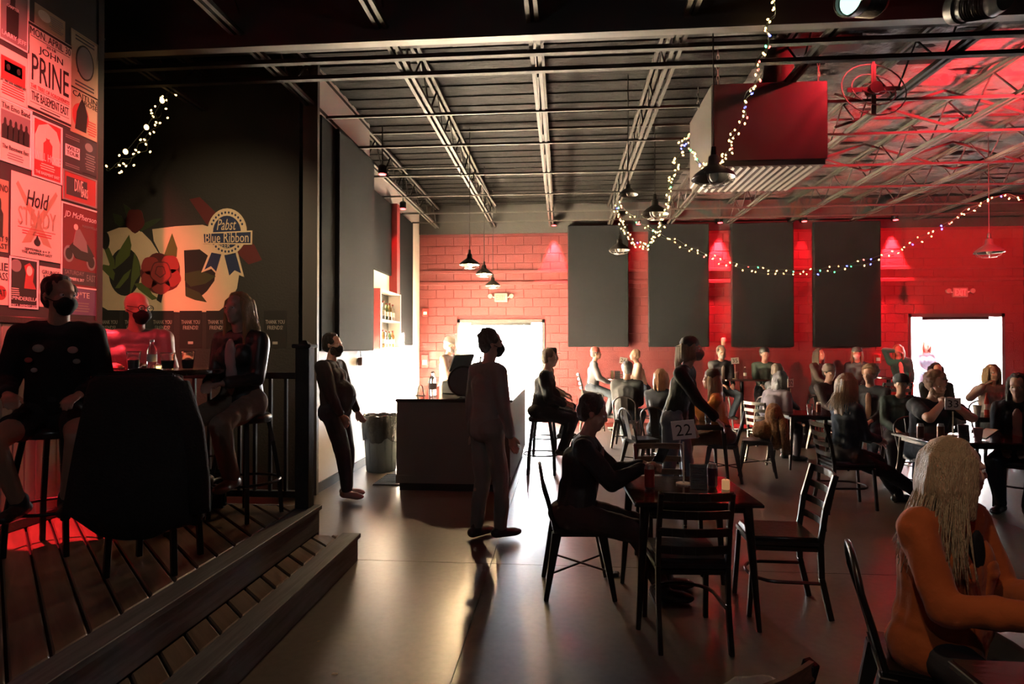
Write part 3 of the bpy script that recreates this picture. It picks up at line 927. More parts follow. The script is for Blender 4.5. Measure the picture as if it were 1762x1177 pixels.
# ------------------------------------------------------------------ pendants
def barn_lamp(x, y, z, r, label, lit=False, cage=True, m_=None, group='caged warehouse pendants', top=4.915):
    t = thing('pendant_lamp', label, 'lamp', (x, y, z), 0, group)
    sh = m_ or mat('shade_enamel', (.1,.09,.085), .4, .4)
    MB().lathe([(r*.16, r*1.05), (r*.24, r*1.0), (r*.27, r*.62), (r*.55, r*.42), (r*.9, r*.16), (r, 0), (r*1.02, -.01), (r*.96, 0), (r*.86, r*.13), (r*.5, r*.36), (r*.2, r*.5)], n=28).obj('shade', sh, t, smooth=1)
    MB().lathe([(0, r*.8), (r*.16, r*.8), (r*.12, r*1.45), (0, r*1.5)], n=14).obj('socket', M_blackmetal, t, smooth=.7)
    MB().tube([(0, 0, r*1.45), (0, 0, top-z)], .006, 6).obj('cord', M_blackmetal, t)
    bm_ = mat('lit_bulb', (1,.8,.5), .3, emit=(1, .62, .25), estr=30) if lit else mat('dull_bulb', (.7,.68,.62), .2)
    MB().ball((0, 0, r*.12), r*.22, 12, 8, (1, 1, 1.45)).obj('bulb', bm_, t, smooth=2)
    if lit:
        pl = bpy.data.lights.new('pendant_glow', 'POINT'); pl.energy = 260; pl.color = (1, .68, .36); pl.shadow_soft_size = .04
        po = bpy.data.objects.new('pendant_glow', pl); col.objects.link(po); po.location = (x, y, z-r*.3)
    if cage:
        for zz, rr in ((-.02, .98), (-.38, .5)):
            MB().tube([(r*rr*math.cos(2*PI*i/20), r*rr*math.sin(2*PI*i/20), r*zz) for i in range(20)], .004, 5, closed=True).obj('cage_ring', M_blackmetal if lit else M_alu, t)
        for k in range(6):
            a = 2*PI*k/6
            MB().tube([(r*.97*math.cos(a), r*.97*math.sin(a), -.01), (r*.85*math.cos(a), r*.85*math.sin(a), -r*.25), (r*.5*math.cos(a), r*.5*math.sin(a), -r*.38), (0, 0, -r*.42)], .004, 5).obj('cage_wire', M_blackmetal if lit else M_alu, t)
    return t
for px, py, Y, r, lb in ((808, 455, 9.0, .15, 'lit black bar pendant nearest, tallest of three'), (833, 471, 10.9, .15, 'lit black bar pendant, middle of three'), (848, 491, 12.1, .15, 'lit black bar pendant farthest over the bar')):
    p = at(px, py, Y)
    barn_lamp(p.x, Y, p.z, r, lb, True, True, mat('black_shade', (.02,.018,.016), .4, .5), 'lit pendants above the bar')
for px, py, Y, r, lb in ((1228, 306, 5.6, .19, 'dark caged pendant lamp hanging below the heater unit'), (1127, 368, 8.7, .19, 'caged pendant lamp crossed by the looped light string'),
                         (1066, 430, 11.4, .19, 'caged pendant lamp in front of the first black panel'), (1702, 434, 9.6, .19, 'caged pendant lamp near the right exit sign'), (1081, 334, 7.4, .11, 'small pendant lamp under the joist left of the light loop')):
    p = at(px, py, Y)
    barn_lamp(p.x, Y, p.z, r, lb, False, r > .15)

# ------------------------------------------------------------------ suspended heater / air unit
hv = thing('air_unit', 'large suspended air handling box with slatted underside on chains', 'air unit', (1.55, 6.55, 3.55))
M_unit = mat('unit_sheet_metal', (.12,.11,.105), .5, .3, .05, 12, .15, 2)
MB().bb(0, 1.17, 0, 1.1, .05, .86).obj('casing', M_unit, hv, bevel=.008)
MB().bb(.02, 1.15, .02, 1.08, 0, .05).obj('base_frame', M_unit, hv)
for k in range(14):
    MB().box((.08+k*.078, .55, .0), (.045, 1.0, .006), Matrix.Rotation(.5, 3, 'Y')).obj('louvre', mat('louvre_metal', (.35,.33,.3), .4, .6), hv)
MB().lathe([(.17, .86), (.17, .9), (.13, 1.3)], c=(.75, .2, 0), n=20).obj('duct', M_unit, hv, smooth=.8)
MB().bar((.75, .2, 1.3), (1.5, .0, 1.25), .16, .1).obj('duct_arm', M_unit, hv)
for cx_, cy_ in ((1.1, .05), (1.1, 1.0), (.08, .05), (.08, 1.0)):
    m_ = MB()
    for k in range(7):
        pts = [(cx_+(.012*math.cos(2*PI*i/10) if k % 2 else 0), cy_+(0 if k % 2 else .012*math.cos(2*PI*i/10)), .89+k*.055+.036*math.sin(2*PI*i/10)) for i in range(10)]
        m_.tube(pts, .004, 5, closed=True)
    tag(m_.obj('chain', M_alu, hv), kind='stuff')
fn = thing('wall_fan', 'red lit round fan guard hung beside the air unit', 'fan', (3.05, 6.3, 4.2))
for r in (.1, .2, .3):
    MB().tube([(r*math.cos(2*PI*i/24), .12*math.sin(2*PI*i/24), r*math.sin(2*PI*i/24)) for i in range(24)], .006, 5, closed=True).obj('guard_ring', M_unit, fn)
MB().lathe([(0, -.06), (.06, -.06), (.06, .06), (0, .06)], n=14, M=Matrix.Rotation(PI/2, 3, 'X')).obj('motor', M_unit, fn)
for k in range(4):
    MB().box(Matrix.Rotation(k*PI/2, 3, 'Y') @ Vector((.15, 0, 0)), (.2, .01, .045), Matrix.Rotation(k*PI/2, 3, 'Y')).obj('blade', M_unit, fn)
MB().tube([(0, 0, .06), (0, 0, .3)], .012, 6).obj('hanger', M_unit, fn)

# stage lamps near the ceiling
def stage_lamp(x, y, z, rx, rz, label, lens):
    t = thing('stage_lamp', label, 'stage light', (x, y, z), rz)
    Mr = Matrix.Rotation(rx, 3, 'X')
    MB().lathe([(0, -.16), (.07, -.16), (.1, -.1), (.1, .12), (.115, .13), (.115, .19), (.1, .19), (.1, .15), (0, .14)], n=22, M=Mr).obj('housing', mat('lamp_black', (.03,.03,.03), .45, .4), t, smooth=.7)
    for k in range(10):
        MB().lathe([(.1, -.09+k*.018), (.108, -.086+k*.018), (.1, -.082+k*.018)], n=22, M=Mr).obj('cooling_fin', M_gun, t)
    MB().lathe([(0, .145), (.095, .15)], n=20, M=Mr).obj('lens', lens, t)
    MB().tube([(-.13, 0, 0), (-.14, 0, .15), (0, 0, .2), (.14, 0, .15), (.13, 0, 0)], .01, 6).obj('yoke', M_blackmetal, t)
    MB().tube([(0, 0, .2), (0, 0, 4.7-z)], .012, 6).obj('hanger', M_blackmetal, t)
    return t
lens_g = mat('pale_lens', (.7,.9,.8), .1, emit=(.6,1,.8), estr=1.5)
lens_r = mat('red_lens', (.9,.1,.1), .3, emit=(1,.06,.07), estr=9)
p = at(1490, 2, 4.55); stage_lamp(p.x, 4.55, p.z, math.radians(100), math.radians(-60), 'finned stage lamp with pale lens at the top edge', lens_g)
p = at(1690, 4, 4.3); stage_lamp(p.x, 4.3, p.z, math.radians(-70), math.radians(20), 'stage lamp throwing red light at the top right', lens_r)
# ================================================================== PEOPLE
def _template(n=14, m=5):
    vs_ = []; hemi = []; fs_ = []
    rows = [(-PI/2+PI/2*i/m, 0) for i in range(m+1)] + [(PI/2*i/m, 1) for i in range(m+1)]
    for a, h in rows:
        for j in range(n):
            t = 2*PI*j/n
            vs_.append((math.cos(a)*math.cos(t), math.cos(a)*math.sin(t), math.sin(a))); hemi.append(h)
    for i in range(len(rows)-1):
        for j in range(n): fs_.append((i*n+j, i*n+(j+1) % n, (i+1)*n+(j+1) % n, (i+1)*n+j))
    return np.array(vs_), np.array(hemi), fs_
TV, TH, TF = _template()

def capsule(p1, p2, r1, r2, side=None, flat=1.0, endz=1.0):
    p1 = np.array(p1, float); p2 = np.array(p2, float)
    z = p2-p1; L_ = np.linalg.norm(z)
    z = z/L_ if L_ > 1e-6 else np.array([0, 0, 1.])
    s_ = np.array(side if side is not None else ((1, 0, 0) if abs(z[0]) < .9 else (0, 1, 0)), float)
    x = s_-z*s_.dot(z); x /= np.linalg.norm(x); y = np.cross(z, x)
    r = np.where(TH == 1, r2, r1)[:, None]; c = np.where((TH == 1)[:, None], p2, p1)
    return c + r*(x*TV[:, :1] + y*TV[:, 1:2]*flat + z*TV[:, 2:]*endz)

def ellipsoid(c, M3, radii):
    return np.array(c) + (TV*np.array(radii)) @ np.array(M3).T

def fuse(name, blobs, voxel, smooth=4, wrinkle=0.0, seed=0, fr=(9, 4.5)):
    """one continuous skin around overlapping closed shapes"""
    me = bpy.data.meshes.new(name)
    vs_ = np.concatenate(blobs); k = len(TV)
    fs_ = [tuple(i+b*k for i in f) for b in range(len(blobs)) for f in TF]
    me.from_pydata(vs_.tolist(), [], fs_)
    bm = bmesh.new(); bm.from_mesh(me); bmesh.ops.remove_doubles(bm, verts=bm.verts, dist=1e-5); bm.to_mesh(me); bm.free()
    o = bpy.data.objects.new(name, me); col.objects.link(o)
    r = o.modifiers.new('r', 'REMESH'); r.mode = 'VOXEL'; r.voxel_size = voxel; r.use_smooth_shade = True
    s_ = o.modifiers.new('s', 'SMOOTH'); s_.factor = .5; s_.iterations = smooth
    dg = bpy.context.evaluated_depsgraph_get()
    out = bpy.data.meshes.new_from_object(o.evaluated_get(dg))
    bpy.data.objects.remove(o); bpy.data.meshes.remove(me)
    out.name = name
    if wrinkle:
        n = len(out.vertices); a = np.empty(n*3); out.vertices.foreach_get('co', a); a = a.reshape(-1, 3)
        b = np.empty(n*3); out.vertex_normals.foreach_get('vector', b); b = b.reshape(-1, 3)
        w = np.array([noise.noise(Vector((p[0]*fr[0]+seed, p[1]*fr[0], p[2]*fr[1]))) + .5*noise.noise(Vector((p[0]*fr[0]*2.3+seed, p[1]*fr[0]*2.3, p[2]*fr[1]*2))) for p in a])
        a += b*(w*wrinkle)[:, None]
        out.vertices.foreach_set('co', a.ravel()); out.update()
    return out

def ik(a, b, l1, l2, hint):
    a = np.array(a, float); b = np.array(b, float); hint = np.array(hint, float)
    d = b-a; L_ = np.linalg.norm(d)
    if L_ > (l1+l2)*.995:
        b = a+d/L_*(l1+l2)*.995; d = b-a; L_ = np.linalg.norm(d)
    if L_ < .08: b = b+np.array([0, .08, 0]); d = b-a; L_ = np.linalg.norm(d)
    x = d/L_
    t = (l1*l1-l2*l2+L_*L_)/(2*L_)
    h = math.sqrt(max(0, l1*l1-t*t))
    u = hint-x*hint.dot(x)
    u = u/max(np.linalg.norm(u), 1e-6)
    return a+x*t+u*h, b

SKIN = {'light': mat('skin_light', (.55, .33, .25), .5, 0, .08, 60), 'tan': mat('skin_tan', (.42, .23, .16), .5, 0, .08, 60), 'dark': mat('skin_dark', (.16, .08, .05), .5, 0, .08, 60)}
M_eye = mat('eye_white', (.8,.78,.75), .2); M_iris = mat('iris', (.05,.04,.03), .15)

def Rz3(a): return np.array(Matrix.Rotation(a, 3, 'Z'))
def Rx3(a): return np.array(Matrix.Rotation(a, 3, 'X'))
def Ry3(a): return np.array(Matrix.Rotation(a, 3, 'Y'))

def person(label, x, y, face, z=0.0, pose='sit', H=1.74, seat_z=.46, lean=0.0, side=0.0, twist=0.0, head=(0, 0, 0),
           hands=None, feet=None, female=False, bulk=1.0, skin='light', top=('shirt', (.03,.03,.035)), sleeves='long', trousers=(.03,.035,.05),
           shorts=False, shoes=(.02,.02,.02), hair=('short', (.05,.03,.02)), hat=None, mask=None, beard=None, glasses=False, voxel=.0135,
           inner=None, name_extra=None, curl=.5, group=None, long_top=.0, elbow_out=.35, knee_out=.25):
    s = H/1.74
    rt = thing('person', label, 'person', (x, y, z), math.radians(face-90), group)
    f_ = .93 if female else 1.0
    hip = np.array([0, 0, seat_z+.085]) if pose == 'sit' else np.array([0, 0, .93*s])
    up = Ry3(side) @ Rx3(-lean) @ np.array([0, 0, 1.0])
    fwd = Ry3(side) @ Rx3(-lean) @ np.array([0, 1.0, 0])
    lat0 = np.array([1.0, 0, 0])
    Rt = Rz3(twist)
    latS = Rt @ (Ry3(side) @ lat0)
    neckb = hip + up*.53*s
    shc = hip + up*.475*s
    SH = {k: shc + latS*k*(.178*s*f_*(.9+.1*bulk)) for k in (-1, 1)}
    HJ = {k: hip + lat0*k*.095*s for k in (-1, 1)}
    Rh = np.array(Matrix.Rotation(head[0], 3, 'Z') @ Matrix.Rotation(head[1], 3, 'X') @ Matrix.Rotation(head[2], 3, 'Y'))
    hup = (up*.6+np.array([0, 0, .4])); hup /= np.linalg.norm(hup)
    hc = neckb + hup*(.175*s) + fwd*.02*s + Rh @ np.array([0, .015, 0])      # head centre
    if hands is None:
        hands = {'sit': ((-.1, .34, seat_z+.2), (.1, .34, seat_z+.2)), 'stand': ((-.24, .06, .80*s), (.24, .06, .80*s))}[pose]
    if feet is None:
        feet = {'sit': ((-.11, .46, .07), (.11, .44, .07)), 'stand': ((-.1, .0, .075), (.1, .04, .075))}[pose]
    EL, WR, KN, AN = {}, {}, {}, {}
    for i, k in enumerate((-1, 1)):
        EL[k], WR[k] = ik(SH[k], hands[i], .285*s, .25*s, (k*elbow_out, -.5, -.6))
        KN[k], AN[k] = ik(HJ[k], feet[i], .43*s, .42*s, (k*knee_out*(.4 if pose == 'stand' else 1), 1, .6 if pose == 'sit' else .1))
    b_ = bulk
    torso = [capsule(hip+up*.03, hip+up*.2*s, .150*s*b_, .142*s*b_*f_, lat0, .72, .55),
             capsule(hip+up*.2*s, hip+up*.37*s, .140*s*b_*f_, .165*s*b_*f_, latS, .68, .55),
             capsule(SH[-1]*.82+SH[1]*.18, SH[1]*.82+SH[-1]*.18, .072*s, .072*s, up, .95),
             capsule(shc+up*.0, neckb+up*.02, .11*s*f_, .06*s, latS, .7, .6)]
    if b_ > 1.12: torso.append(ellipsoid(hip+up*.16*s+fwd*.07, np.eye(3), (.15*b_, .14*b_, .17)))
    if female:
        for k in (-1, 1): torso.append(ellipsoid(hip+up*.36*s+fwd*.065*s+latS*k*.065, np.eye(3), (.06, .055, .065)))
    pelvis = [capsule(HJ[-1], HJ[1], .105*s*b_, .105*s*b_, (0, 0, 1), 1.0, .8)]
    if pose == 'sit': pelvis.append(ellipsoid(hip+np.array([0, -.03, -.0]), np.eye(3), (.165*s*b_, .13*s*b_, .10*s)))
    neck = [capsule(neckb-up*.02, hc-hup*.07, .056*s*f_, .052*s*f_)]
    uarm = [capsule(SH[k], EL[k], .054*s*b_*f_, .042*s*b_*f_) for k in (-1, 1)]
    farm = [capsule(EL[k], WR[k], .042*s*b_*f_, .028*s*f_) for k in (-1, 1)]
    thigh = [capsule(HJ[k], KN[k], .083*s*b_, .058*s*b_) for k in (-1, 1)]
    shin = [capsule(KN[k], AN[k], .057*s*b_, .038*s) for k in (-1, 1)] + \
           [capsule(KN[k]*.75+AN[k]*.25+np.array([0, -.012, 0]), KN[k]*.5+AN[k]*.5, .052*s, .044*s) for k in (-1, 1)]
    foot = []
    for k in (-1, 1):
        a = AN[k]; toe = Rz3(-k*.18) @ np.array([0, 1, 0])
        foot += [capsule(a+np.array([0, 0, -.03])-toe*.045, a+np.array([0, 0, -.045])+toe*.14, .036, .03, (1, 0, 0), .85),
                 ellipsoid(a+toe*.12+np.array([0, 0, -.042]), np.eye(3), (.045, .07, .026))]
    # hands: palm, four unequal bent fingers, thumb from the side of the palm
    hand = []
    for k in (-1, 1):
        d = WR[k]-EL[k]; d /= np.linalg.norm(d)
        dn = d+np.array([-k*.15, .15, -.05]); dn /= np.linalg.norm(dn)
        upv = np.array([0, 0, 1.0]) if abs(dn[2]) < .75 else np.array([-k*1.0, 0, 0])
        latv = np.cross(dn, upv); latv /= np.linalg.norm(latv)
        nrm = np.cross(latv, dn)                     # back of the hand
        w0 = WR[k]
        hand.append(capsule(w0+dn*.015, w0+dn*.075, .030*s, .036*s, latv, .45, .7))
        for q, (o_, ln) in enumerate(((-.030, .066), (-.010, .078), (.010, .073), (.029, .056))):
            b0 = w0+dn*.085+latv*o_*s
            k1 = b0+(dn*math.cos(curl*.6)-nrm*math.sin(curl*.6))*ln*.5
            k2 = k1+(dn*math.cos(curl*1.8)-nrm*math.sin(curl*1.8))*ln*.55
            hand.append(capsule(b0-dn*.02, k1, .0095*s, .0088*s)); hand.append(capsule(k1, k2, .0088*s, .0075*s))
        ts = -1 if latv.dot(np.array([-k, 0, 0])) < 0 else 1
        t0 = w0+dn*.03+latv*ts*.028
        t1 = t0+(dn*.75+latv*ts*.55-nrm*.25)*.042; t2 = t1+(dn*.95+latv*ts*.1-nrm*.35)*.034
        hand += [capsule(t0, t1, .0125*s, .011*s), capsule(t1, t2, .011*s, .009*s)]
    # head with brow, nose, lips, chin, ears
    hs = s*(.97 if female else 1.0)
    def hp(v): return hc + Rh @ (np.array(v)*hs)
    def he(v, r): return ellipsoid(hp(v), Rh, np.array(r)*hs)
    hd = [he((0, -.012, .035), (.074, .094, .085)), he((0, .022, -.03), (.060, .072, .085)), he((0, .055, -.085), (.034, .034, .028)),
          he((0, .074, .022), (.052, .022, .016)), he((0, .082, -.045), (.028, .016, .010)), he((0, .08, -.062), (.025, .016, .010)),
          he((.036, .062, -.02), (.024, .024, .024)), he((-.036, .062, -.02), (.024, .024, .024)),
          capsule(hp((0, .086, .012)), hp((0, .100, -.018)), .0095*hs, .0135*hs)]
    for k in (-1, 1): hd.append(he((k*.074, -.008, -.005), (.009, .02, .031)))
    body = fuse('body', torso+pelvis+neck+uarm+farm+thigh+shin+foot+hand+hd, voxel, 3 if voxel < .008 else 2)
    bo = link('body', body, SKIN[skin], rt)
    def infl(blobs, d):
        r = []
        for v in blobs:
            c = v.mean(0); e = v-c; n_ = np.linalg.norm(e, axis=1, keepdims=True); r.append(v+e/np.maximum(n_, 1e-6)*d)
        return r
    def grow(p1, p2, r1, r2, **k): return capsule(p1, p2, r1, r2, **k)
    cv = max(voxel*1.15, .0095)
    sd = (abs(hash(label)) if False else sum(map(ord, label))) % 97
    # trousers
    if trousers is not None:
        g = [capsule(HJ[-1], HJ[1], .118*s*b_, .118*s*b_, (0, 0, 1), 1.0, .85), capsule(hip+up*.0, hip+up*.1, .158*s*b_, .152*s*b_, lat0, .76, .5)]
        if pose == 'sit': g.append(ellipsoid(hip+np.array([0, -.03, .0]), np.eye(3), (.175*s*b_, .142*s*b_, .105*s)))
        for k in (-1, 1):
            g.append(capsule(HJ[k], KN[k]*(.5 if shorts else 1)+HJ[k]*(.5 if shorts else 0), .096*s*b_, (.086 if shorts else .072)*s*b_))
            if not shorts: g.append(capsule(KN[k], KN[k]*.06+AN[k]*.94, .071*s*b_, .058*s))
        link('trousers' if not shorts else 'shorts', fuse('trousers', g, cv, 3, .012, sd), fabric('t%d_%d_%d' % tuple(int(c*200) for c in trousers), trousers, .85), rt)
    # upper garment
    if top is not None:
        tn, tc_ = top
        lo = 1.13 if 'blazer' in tn else 1.0
        g = [capsule(hip+up*.02-up*long_top, hip+up*.2*s, (.162+.05*long_top)*s*b_, .156*s*b_*f_, lat0, .76, .5),
             capsule(hip+up*.2*s, hip+up*.37*s, .156*s*b_*f_, .180*s*b_*f_, latS, .70, .5),
             capsule(SH[-1]*.82+SH[1]*.18, SH[1]*.82+SH[-1]*.18, .083*s, .083*s, up, .95),
             capsule(shc+up*.0, neckb-up*.01, .122*s*f_, .074*s, latS, .75, .5)]
        if long_top > .1: g += [capsule(HJ[-1], HJ[1], .135*s, .135*s, (0, 0, 1), 1.0, .9), ellipsoid(hip+np.array([0, -.02, -.01]), np.eye(3), (.2*s, .165*s, .12*s))]
        if 'blazer' in tn: g += [capsule(hip-up*.02, hip+up*.36*s, .182*s, .178*s, lat0*.5+latS*.5, .80, .45), capsule(hip-up*.0, hip+up*.1, .19*s, .19*s, lat0, .85, .6), capsule(SH[-1]*.95+SH[1]*.05+up*.012, SH[1]*.95+SH[-1]*.05+up*.012, .078*s, .078*s, up, .95)]
        if b_ > 1.12: g.append(ellipsoid(hip+up*.16*s+fwd*.075, np.eye(3), (.162*b_, .152*b_, .18)))
        if female:
            for k in (-1, 1): g.append(ellipsoid(hip+up*.36*s+fwd*.07*s+latS*k*.065, np.eye(3), (.075, .066, .085)))
        for k in (-1, 1):
            if sleeves == 'long':
                g += [capsule(SH[k], EL[k], .070*s*b_*f_*lo, .058*s*b_*f_*lo), capsule(EL[k], EL[k]*.1+WR[k]*.9, .058*s*b_*f_*lo, .044*s*lo*lo)]
            elif sleeves == 'short':
                g += [capsule(SH[k], SH[k]*.35+EL[k]*.65, .072*s*b_*f_, .066*s*b_*f_)]
        link(tn, fuse(tn, g, cv, 3, .011 if lo == 1 else .008, sd+5, (9, 4.5) if lo == 1 else (14, 5)), fabric('u_%s_%d_%d_%d' % ((tn,)+tuple(int(c*200) for c in tc_)), tc_, .42 if 'leather' in tn else .85), rt)
        if long_top > .1: pass
        cm = fabric('u_%s_%d_%d_%d' % ((tn,)+tuple(int(c*200) for c in tc_)), tc_)
        if any(w_ in tn for w_ in ('jacket', 'blazer', 'shirt', 'coat')) and tn != 'tshirt':
            ring = [neckb-up*.012 + latS*.068*s*math.cos(t_)*f_ + np.cross(up, latS)*.062*s*math.sin(t_) - up*.03*max(0, math.sin(t_)) for t_ in [PI*.5+.5+(2*PI-1.0)*i/16 for i in range(17)]]
            MB().tube([Vector(q) for q in ring], .017*s, 7).obj('collar', cm, rt, smooth=2)
        if 'blazer' in tn:
            for k in (-1, 1):
                a = neckb-up*.02+latS*k*.06+fwd*.05; b2 = hip+up*.34*s+latS*k*.065+fwd*.135; c2 = hip+up*.16*s+latS*k*.035+fwd*.135
                link('lapel', fuse('lapel', [capsule(a, b2, .022, .034, latS, .3), capsule(b2, c2, .034, .014, latS, .3)], .007, 2), cm, rt)
                link('pocket_flap', fuse('pocket_flap', [capsule(hip+up*.12+latS*k*.07+fwd*.13, hip+up*.12+latS*k*.13+fwd*.085, .02, .02, up, .25)], .007, 1), cm, rt)
                cf = WR[k]*.86+EL[k]*.14
                link('cuff', fuse('cuff', [capsule(cf, cf+(EL[k]-WR[k])*.12, .052*s, .055*s)], .008, 1), cm, rt)
        if inner is not None:
            c0 = hip+up*.30*s+fwd*(.118*s*b_)
            M3 = np.stack([latS, fwd, up], 1)
            link('undershirt', fuse('undershirt', [ellipsoid(c0+up*.06, M3, (.05, .018, .13)), ellipsoid(c0-up*.1-fwd*.01, M3, (.05, .02*b_, .14))], cv, 2), fabric('in%d_%d_%d' % tuple(int(c*200) for c in inner), inner), rt)
    # shoes
    if shoes is not None:
        for k in (-1, 1):
            a = AN[k]; toe = Rz3(-k*.18) @ np.array([0, 1, 0]); zz = np.array([0, 0, 1])
            g = [capsule(a-zz*.03-toe*.045, a-zz*.04+toe*.13, .046, .040, (1, 0, 0), .95), ellipsoid(a+toe*.13-zz*.042, np.eye(3), (.05, .075, .032)), capsule(a-zz*.02, a+zz*.025, .05, .048)]
            link('shoe', fuse('shoe', g, max(voxel, .008), 2), mat('shoe_%d_%d' % (int(shoes[0]*200), int(shoes[2]*200)), shoes, .45), rt)
    # face details
    for k in (-1, 1):
        e = MB().ball(hp((k*.031, .0765, .008)), .0125*hs, 10, 6)
        eo = e.obj('eye', M_eye, rt, smooth=2)
        MB().ball(hp((k*.031, .0865, .008)), .0052*hs, 8, 6).obj('iris', M_iris, eo, smooth=2)
    if mask is not None:
        g = [he((0, .06, -.045), (.064, .062, .05)), he((0, .088, -.03), (.030, .028, .03)), he((0, .055, -.08), (.045, .045, .035))]
        mo = link('face_mask', fuse('face_mask', g, .008, 2), fabric('mask%d' % int(mask[0]*200), mask, .8, .1), rt)
        for k in (-1, 1):
            MB().tube([hp((k*.06, .05, -.03)), hp((k*.078, .01, -.015)), hp((k*.08, -.02, .0))], .003, 5).obj('ear_loop', fabric('mask%d' % int(mask[0]*200), mask), mo)
    if beard is not None:
        g = [he((0, .055, -.085), (.05, .045, .05)), he((.045, .03, -.06), (.025, .04, .05)), he((-.045, .03, -.06), (.025, .04, .05)), he((0, .088, -.036), (.03, .012, .009))]
        link('beard', fuse('beard', g, .008, 2, .01, sd), mat('beard_%d' % int(beard[0]*200), beard, .8, 0, .8, 90), rt)
    if glasses:
        m_ = MB()
        for k in (-1, 1):
            m_.tube([hp((k*.033+.025*math.cos(2*PI*i/14), .098, .01+.02*math.sin(2*PI*i/14))) for i in range(14)], .0025, 5, closed=True)
            m_.tube([hp((k*.058, .096, .012)), hp((k*.078, .0, .015))], .0025, 5)
        m_.tube([hp((-.008, .1, .012)), hp((.008, .1, .012))], .0025, 5)
        m_.obj('glasses', M_blackmetal, rt)
    # hair
    hk, hcol = hair if hair else (None, None)
    if hk:
        hm = mat('hair_%s_%d_%d_%d' % ((hk if hk == 'strands' else 'm',)+tuple(int(c*250) for c in hcol)), hcol, .42, 0, .9, 55, .4, 20, stretch=(6, 6, .6))
        g = [he((0, -.03, .052), (.081, .090, .082)), he((0, -.052, .0), (.075, .065, .08)), he((0, -.008, .106), (.062, .052, .026))]
        for k in (-1, 1): g.append(he((k*.068, -.005, .04), (.018, .05, .045)))
        if hk == 'messy':
            rg = random.Random(sd)
            for _ in range(26):
                a = rg.uniform(0, 2*PI); e = rg.uniform(.05, 1.3)
                v = np.array([math.cos(a)*math.cos(e)*.082, math.sin(a)*math.cos(e)*.095-.025, math.sin(e)*.088+.045])
                if v[1] > .05 and v[2] < .09: continue
                g.append(he(v*np.array([.95, .95, .97]), (.018, .018, .018)))
        if hk == 'curly':
            rg = random.Random(sd)
            for _ in range(90):
                a = rg.uniform(0, 2*PI); e = rg.uniform(-.8, 1.35)
                v = np.array([math.cos(a)*math.cos(e)*.088, math.sin(a)*math.cos(e)*.092-.03, math.sin(e)*.088+.045])
                if v[1] > .04 and v[2] < .085: continue
                g.append(he(v, (.025, .025, .025)))
        if hk in ('long', 'bob', 'ponytail', 'strands'):
            drop = {'long': .26, 'bob': .10, 'ponytail': .02, 'strands': .1}[hk]
            for k in (-1, 1):
                for (yy, ww) in ((.028, .02), (-.0, .026), (-.04, .03), (-.07, .03)):
                    a = hp((k*.072, yy, .05)); b = hp((k*.085, yy-.005, -.07)); c = hp((k*.082, yy+.0, -.07)); c = c + np.array([k*.005, 0, -drop])
                    g += [capsule(a, b, ww*.9, ww), capsule(b, c, ww, ww*.55)]
            for xx in (-.04, 0, .04):
                a = hp((xx, -.09, .04)); b = hp((xx, -.105, -.07)); c = b+np.array([0, -.01, -drop])
                g += [capsule(a, b, .035, .035), capsule(b, c, .035, .022)]
            if hk == 'ponytail':
                a = hp((0, -.12, .03)); b = hp((0, -.15, -.1)); g += [capsule(a, b, .035, .03), capsule(b, b+np.array([0, .0, -.2]), .03, .014)]
        ho = link('hair', fuse('hair', g, max(.008, voxel*.8), 5, .009 if hk != 'strands' else .004, sd, (38, 5) if hk not in ('curly', 'messy') else (30, 30)), hm, rt)
    if hat:
        hn, hcl = hat
        hm_ = fabric('hat%d_%d' % (int(hcl[0]*200), int(hcl[2]*200)), hcl, .7)
        Mh = Matrix([list(r) for r in Rh])
        def place(mb):
            for i, v in enumerate(mb.v): mb.v[i] = tuple(hp(v))
            return mb
        if hn in ('cap', 'cap_back'):
            c = place(MB().lathe([(.094, .035), (.098, .055), (.092, .095), (.07, .128), (.035, .145), (0, .148)], c=(0, -.018, 0), n=22)); co = c.obj('cap_crown', hm_, rt, smooth=1.2)
            sg = 1 if hn == 'cap' else -1
            pl = [(.075*math.cos(a), .06+.085*math.sin(a)) for a in [PI*i/10 for i in range(11)]]
            pl = [(px_, -.018+sg*(py_)) for px_, py_ in pl]
            if sg < 0: pl.reverse()
            place(MB().prism(pl, .006, c=(0, 0, .045))).obj('brim', hm_, co)
        elif hn == 'fedora':
            c = place(MB().lathe([(.093, .05), (.095, .07), (.088, .13), (.07, .15), (.03, .14), (0, .138)], c=(0, -.015, 0), n=22)); co = c.obj('hat_crown', hm_, rt, smooth=1.2)
            place(MB().lathe([(.09, .055), (.15, .062), (.152, .066), (.09, .062)], c=(0, -.015, 0), n=26)).obj('brim', hm_, co, smooth=1)
        elif hn == 'beanie':
            place(MB().lathe([(.092, .03), (.1, .035), (.1, .065), (.096, .07), (.092, .11), (.06, .145), (0, .155)], c=(0, -.02, 0), n=22)).obj('beanie', hm_, rt, smooth=1.4)
        elif hn == 'helmet':
            c = place(MB().lathe([(.11, .0), (.125, .03), (.125, .07), (.105, .125), (.06, .16), (0, .17)], c=(0, -.015, 0), n=24)); co = c.obj('helmet_shell', mat('helmet', hcl, .3), rt, smooth=1.4)
            place(MB().prism([(-.09, .06), (.09, .06), (.07, .14), (-.07, .14)], .01, c=(0, 0, .05))).obj('visor', mat('helmet', hcl, .3), co)
    rt['_j'] = [float(v) for v in hc]
    del rt['_j']
    info = {'head': hc, 'WR': WR, 'SH': SH, 'Rh': Rh, 'hp': hp, 'root': rt, 'hip': hip, 'neck': neckb, 'up': up, 'fwd': fwd}
    return info
# ================================================================== WHO SITS WHERE
R = math.radians
NEAR = .0082
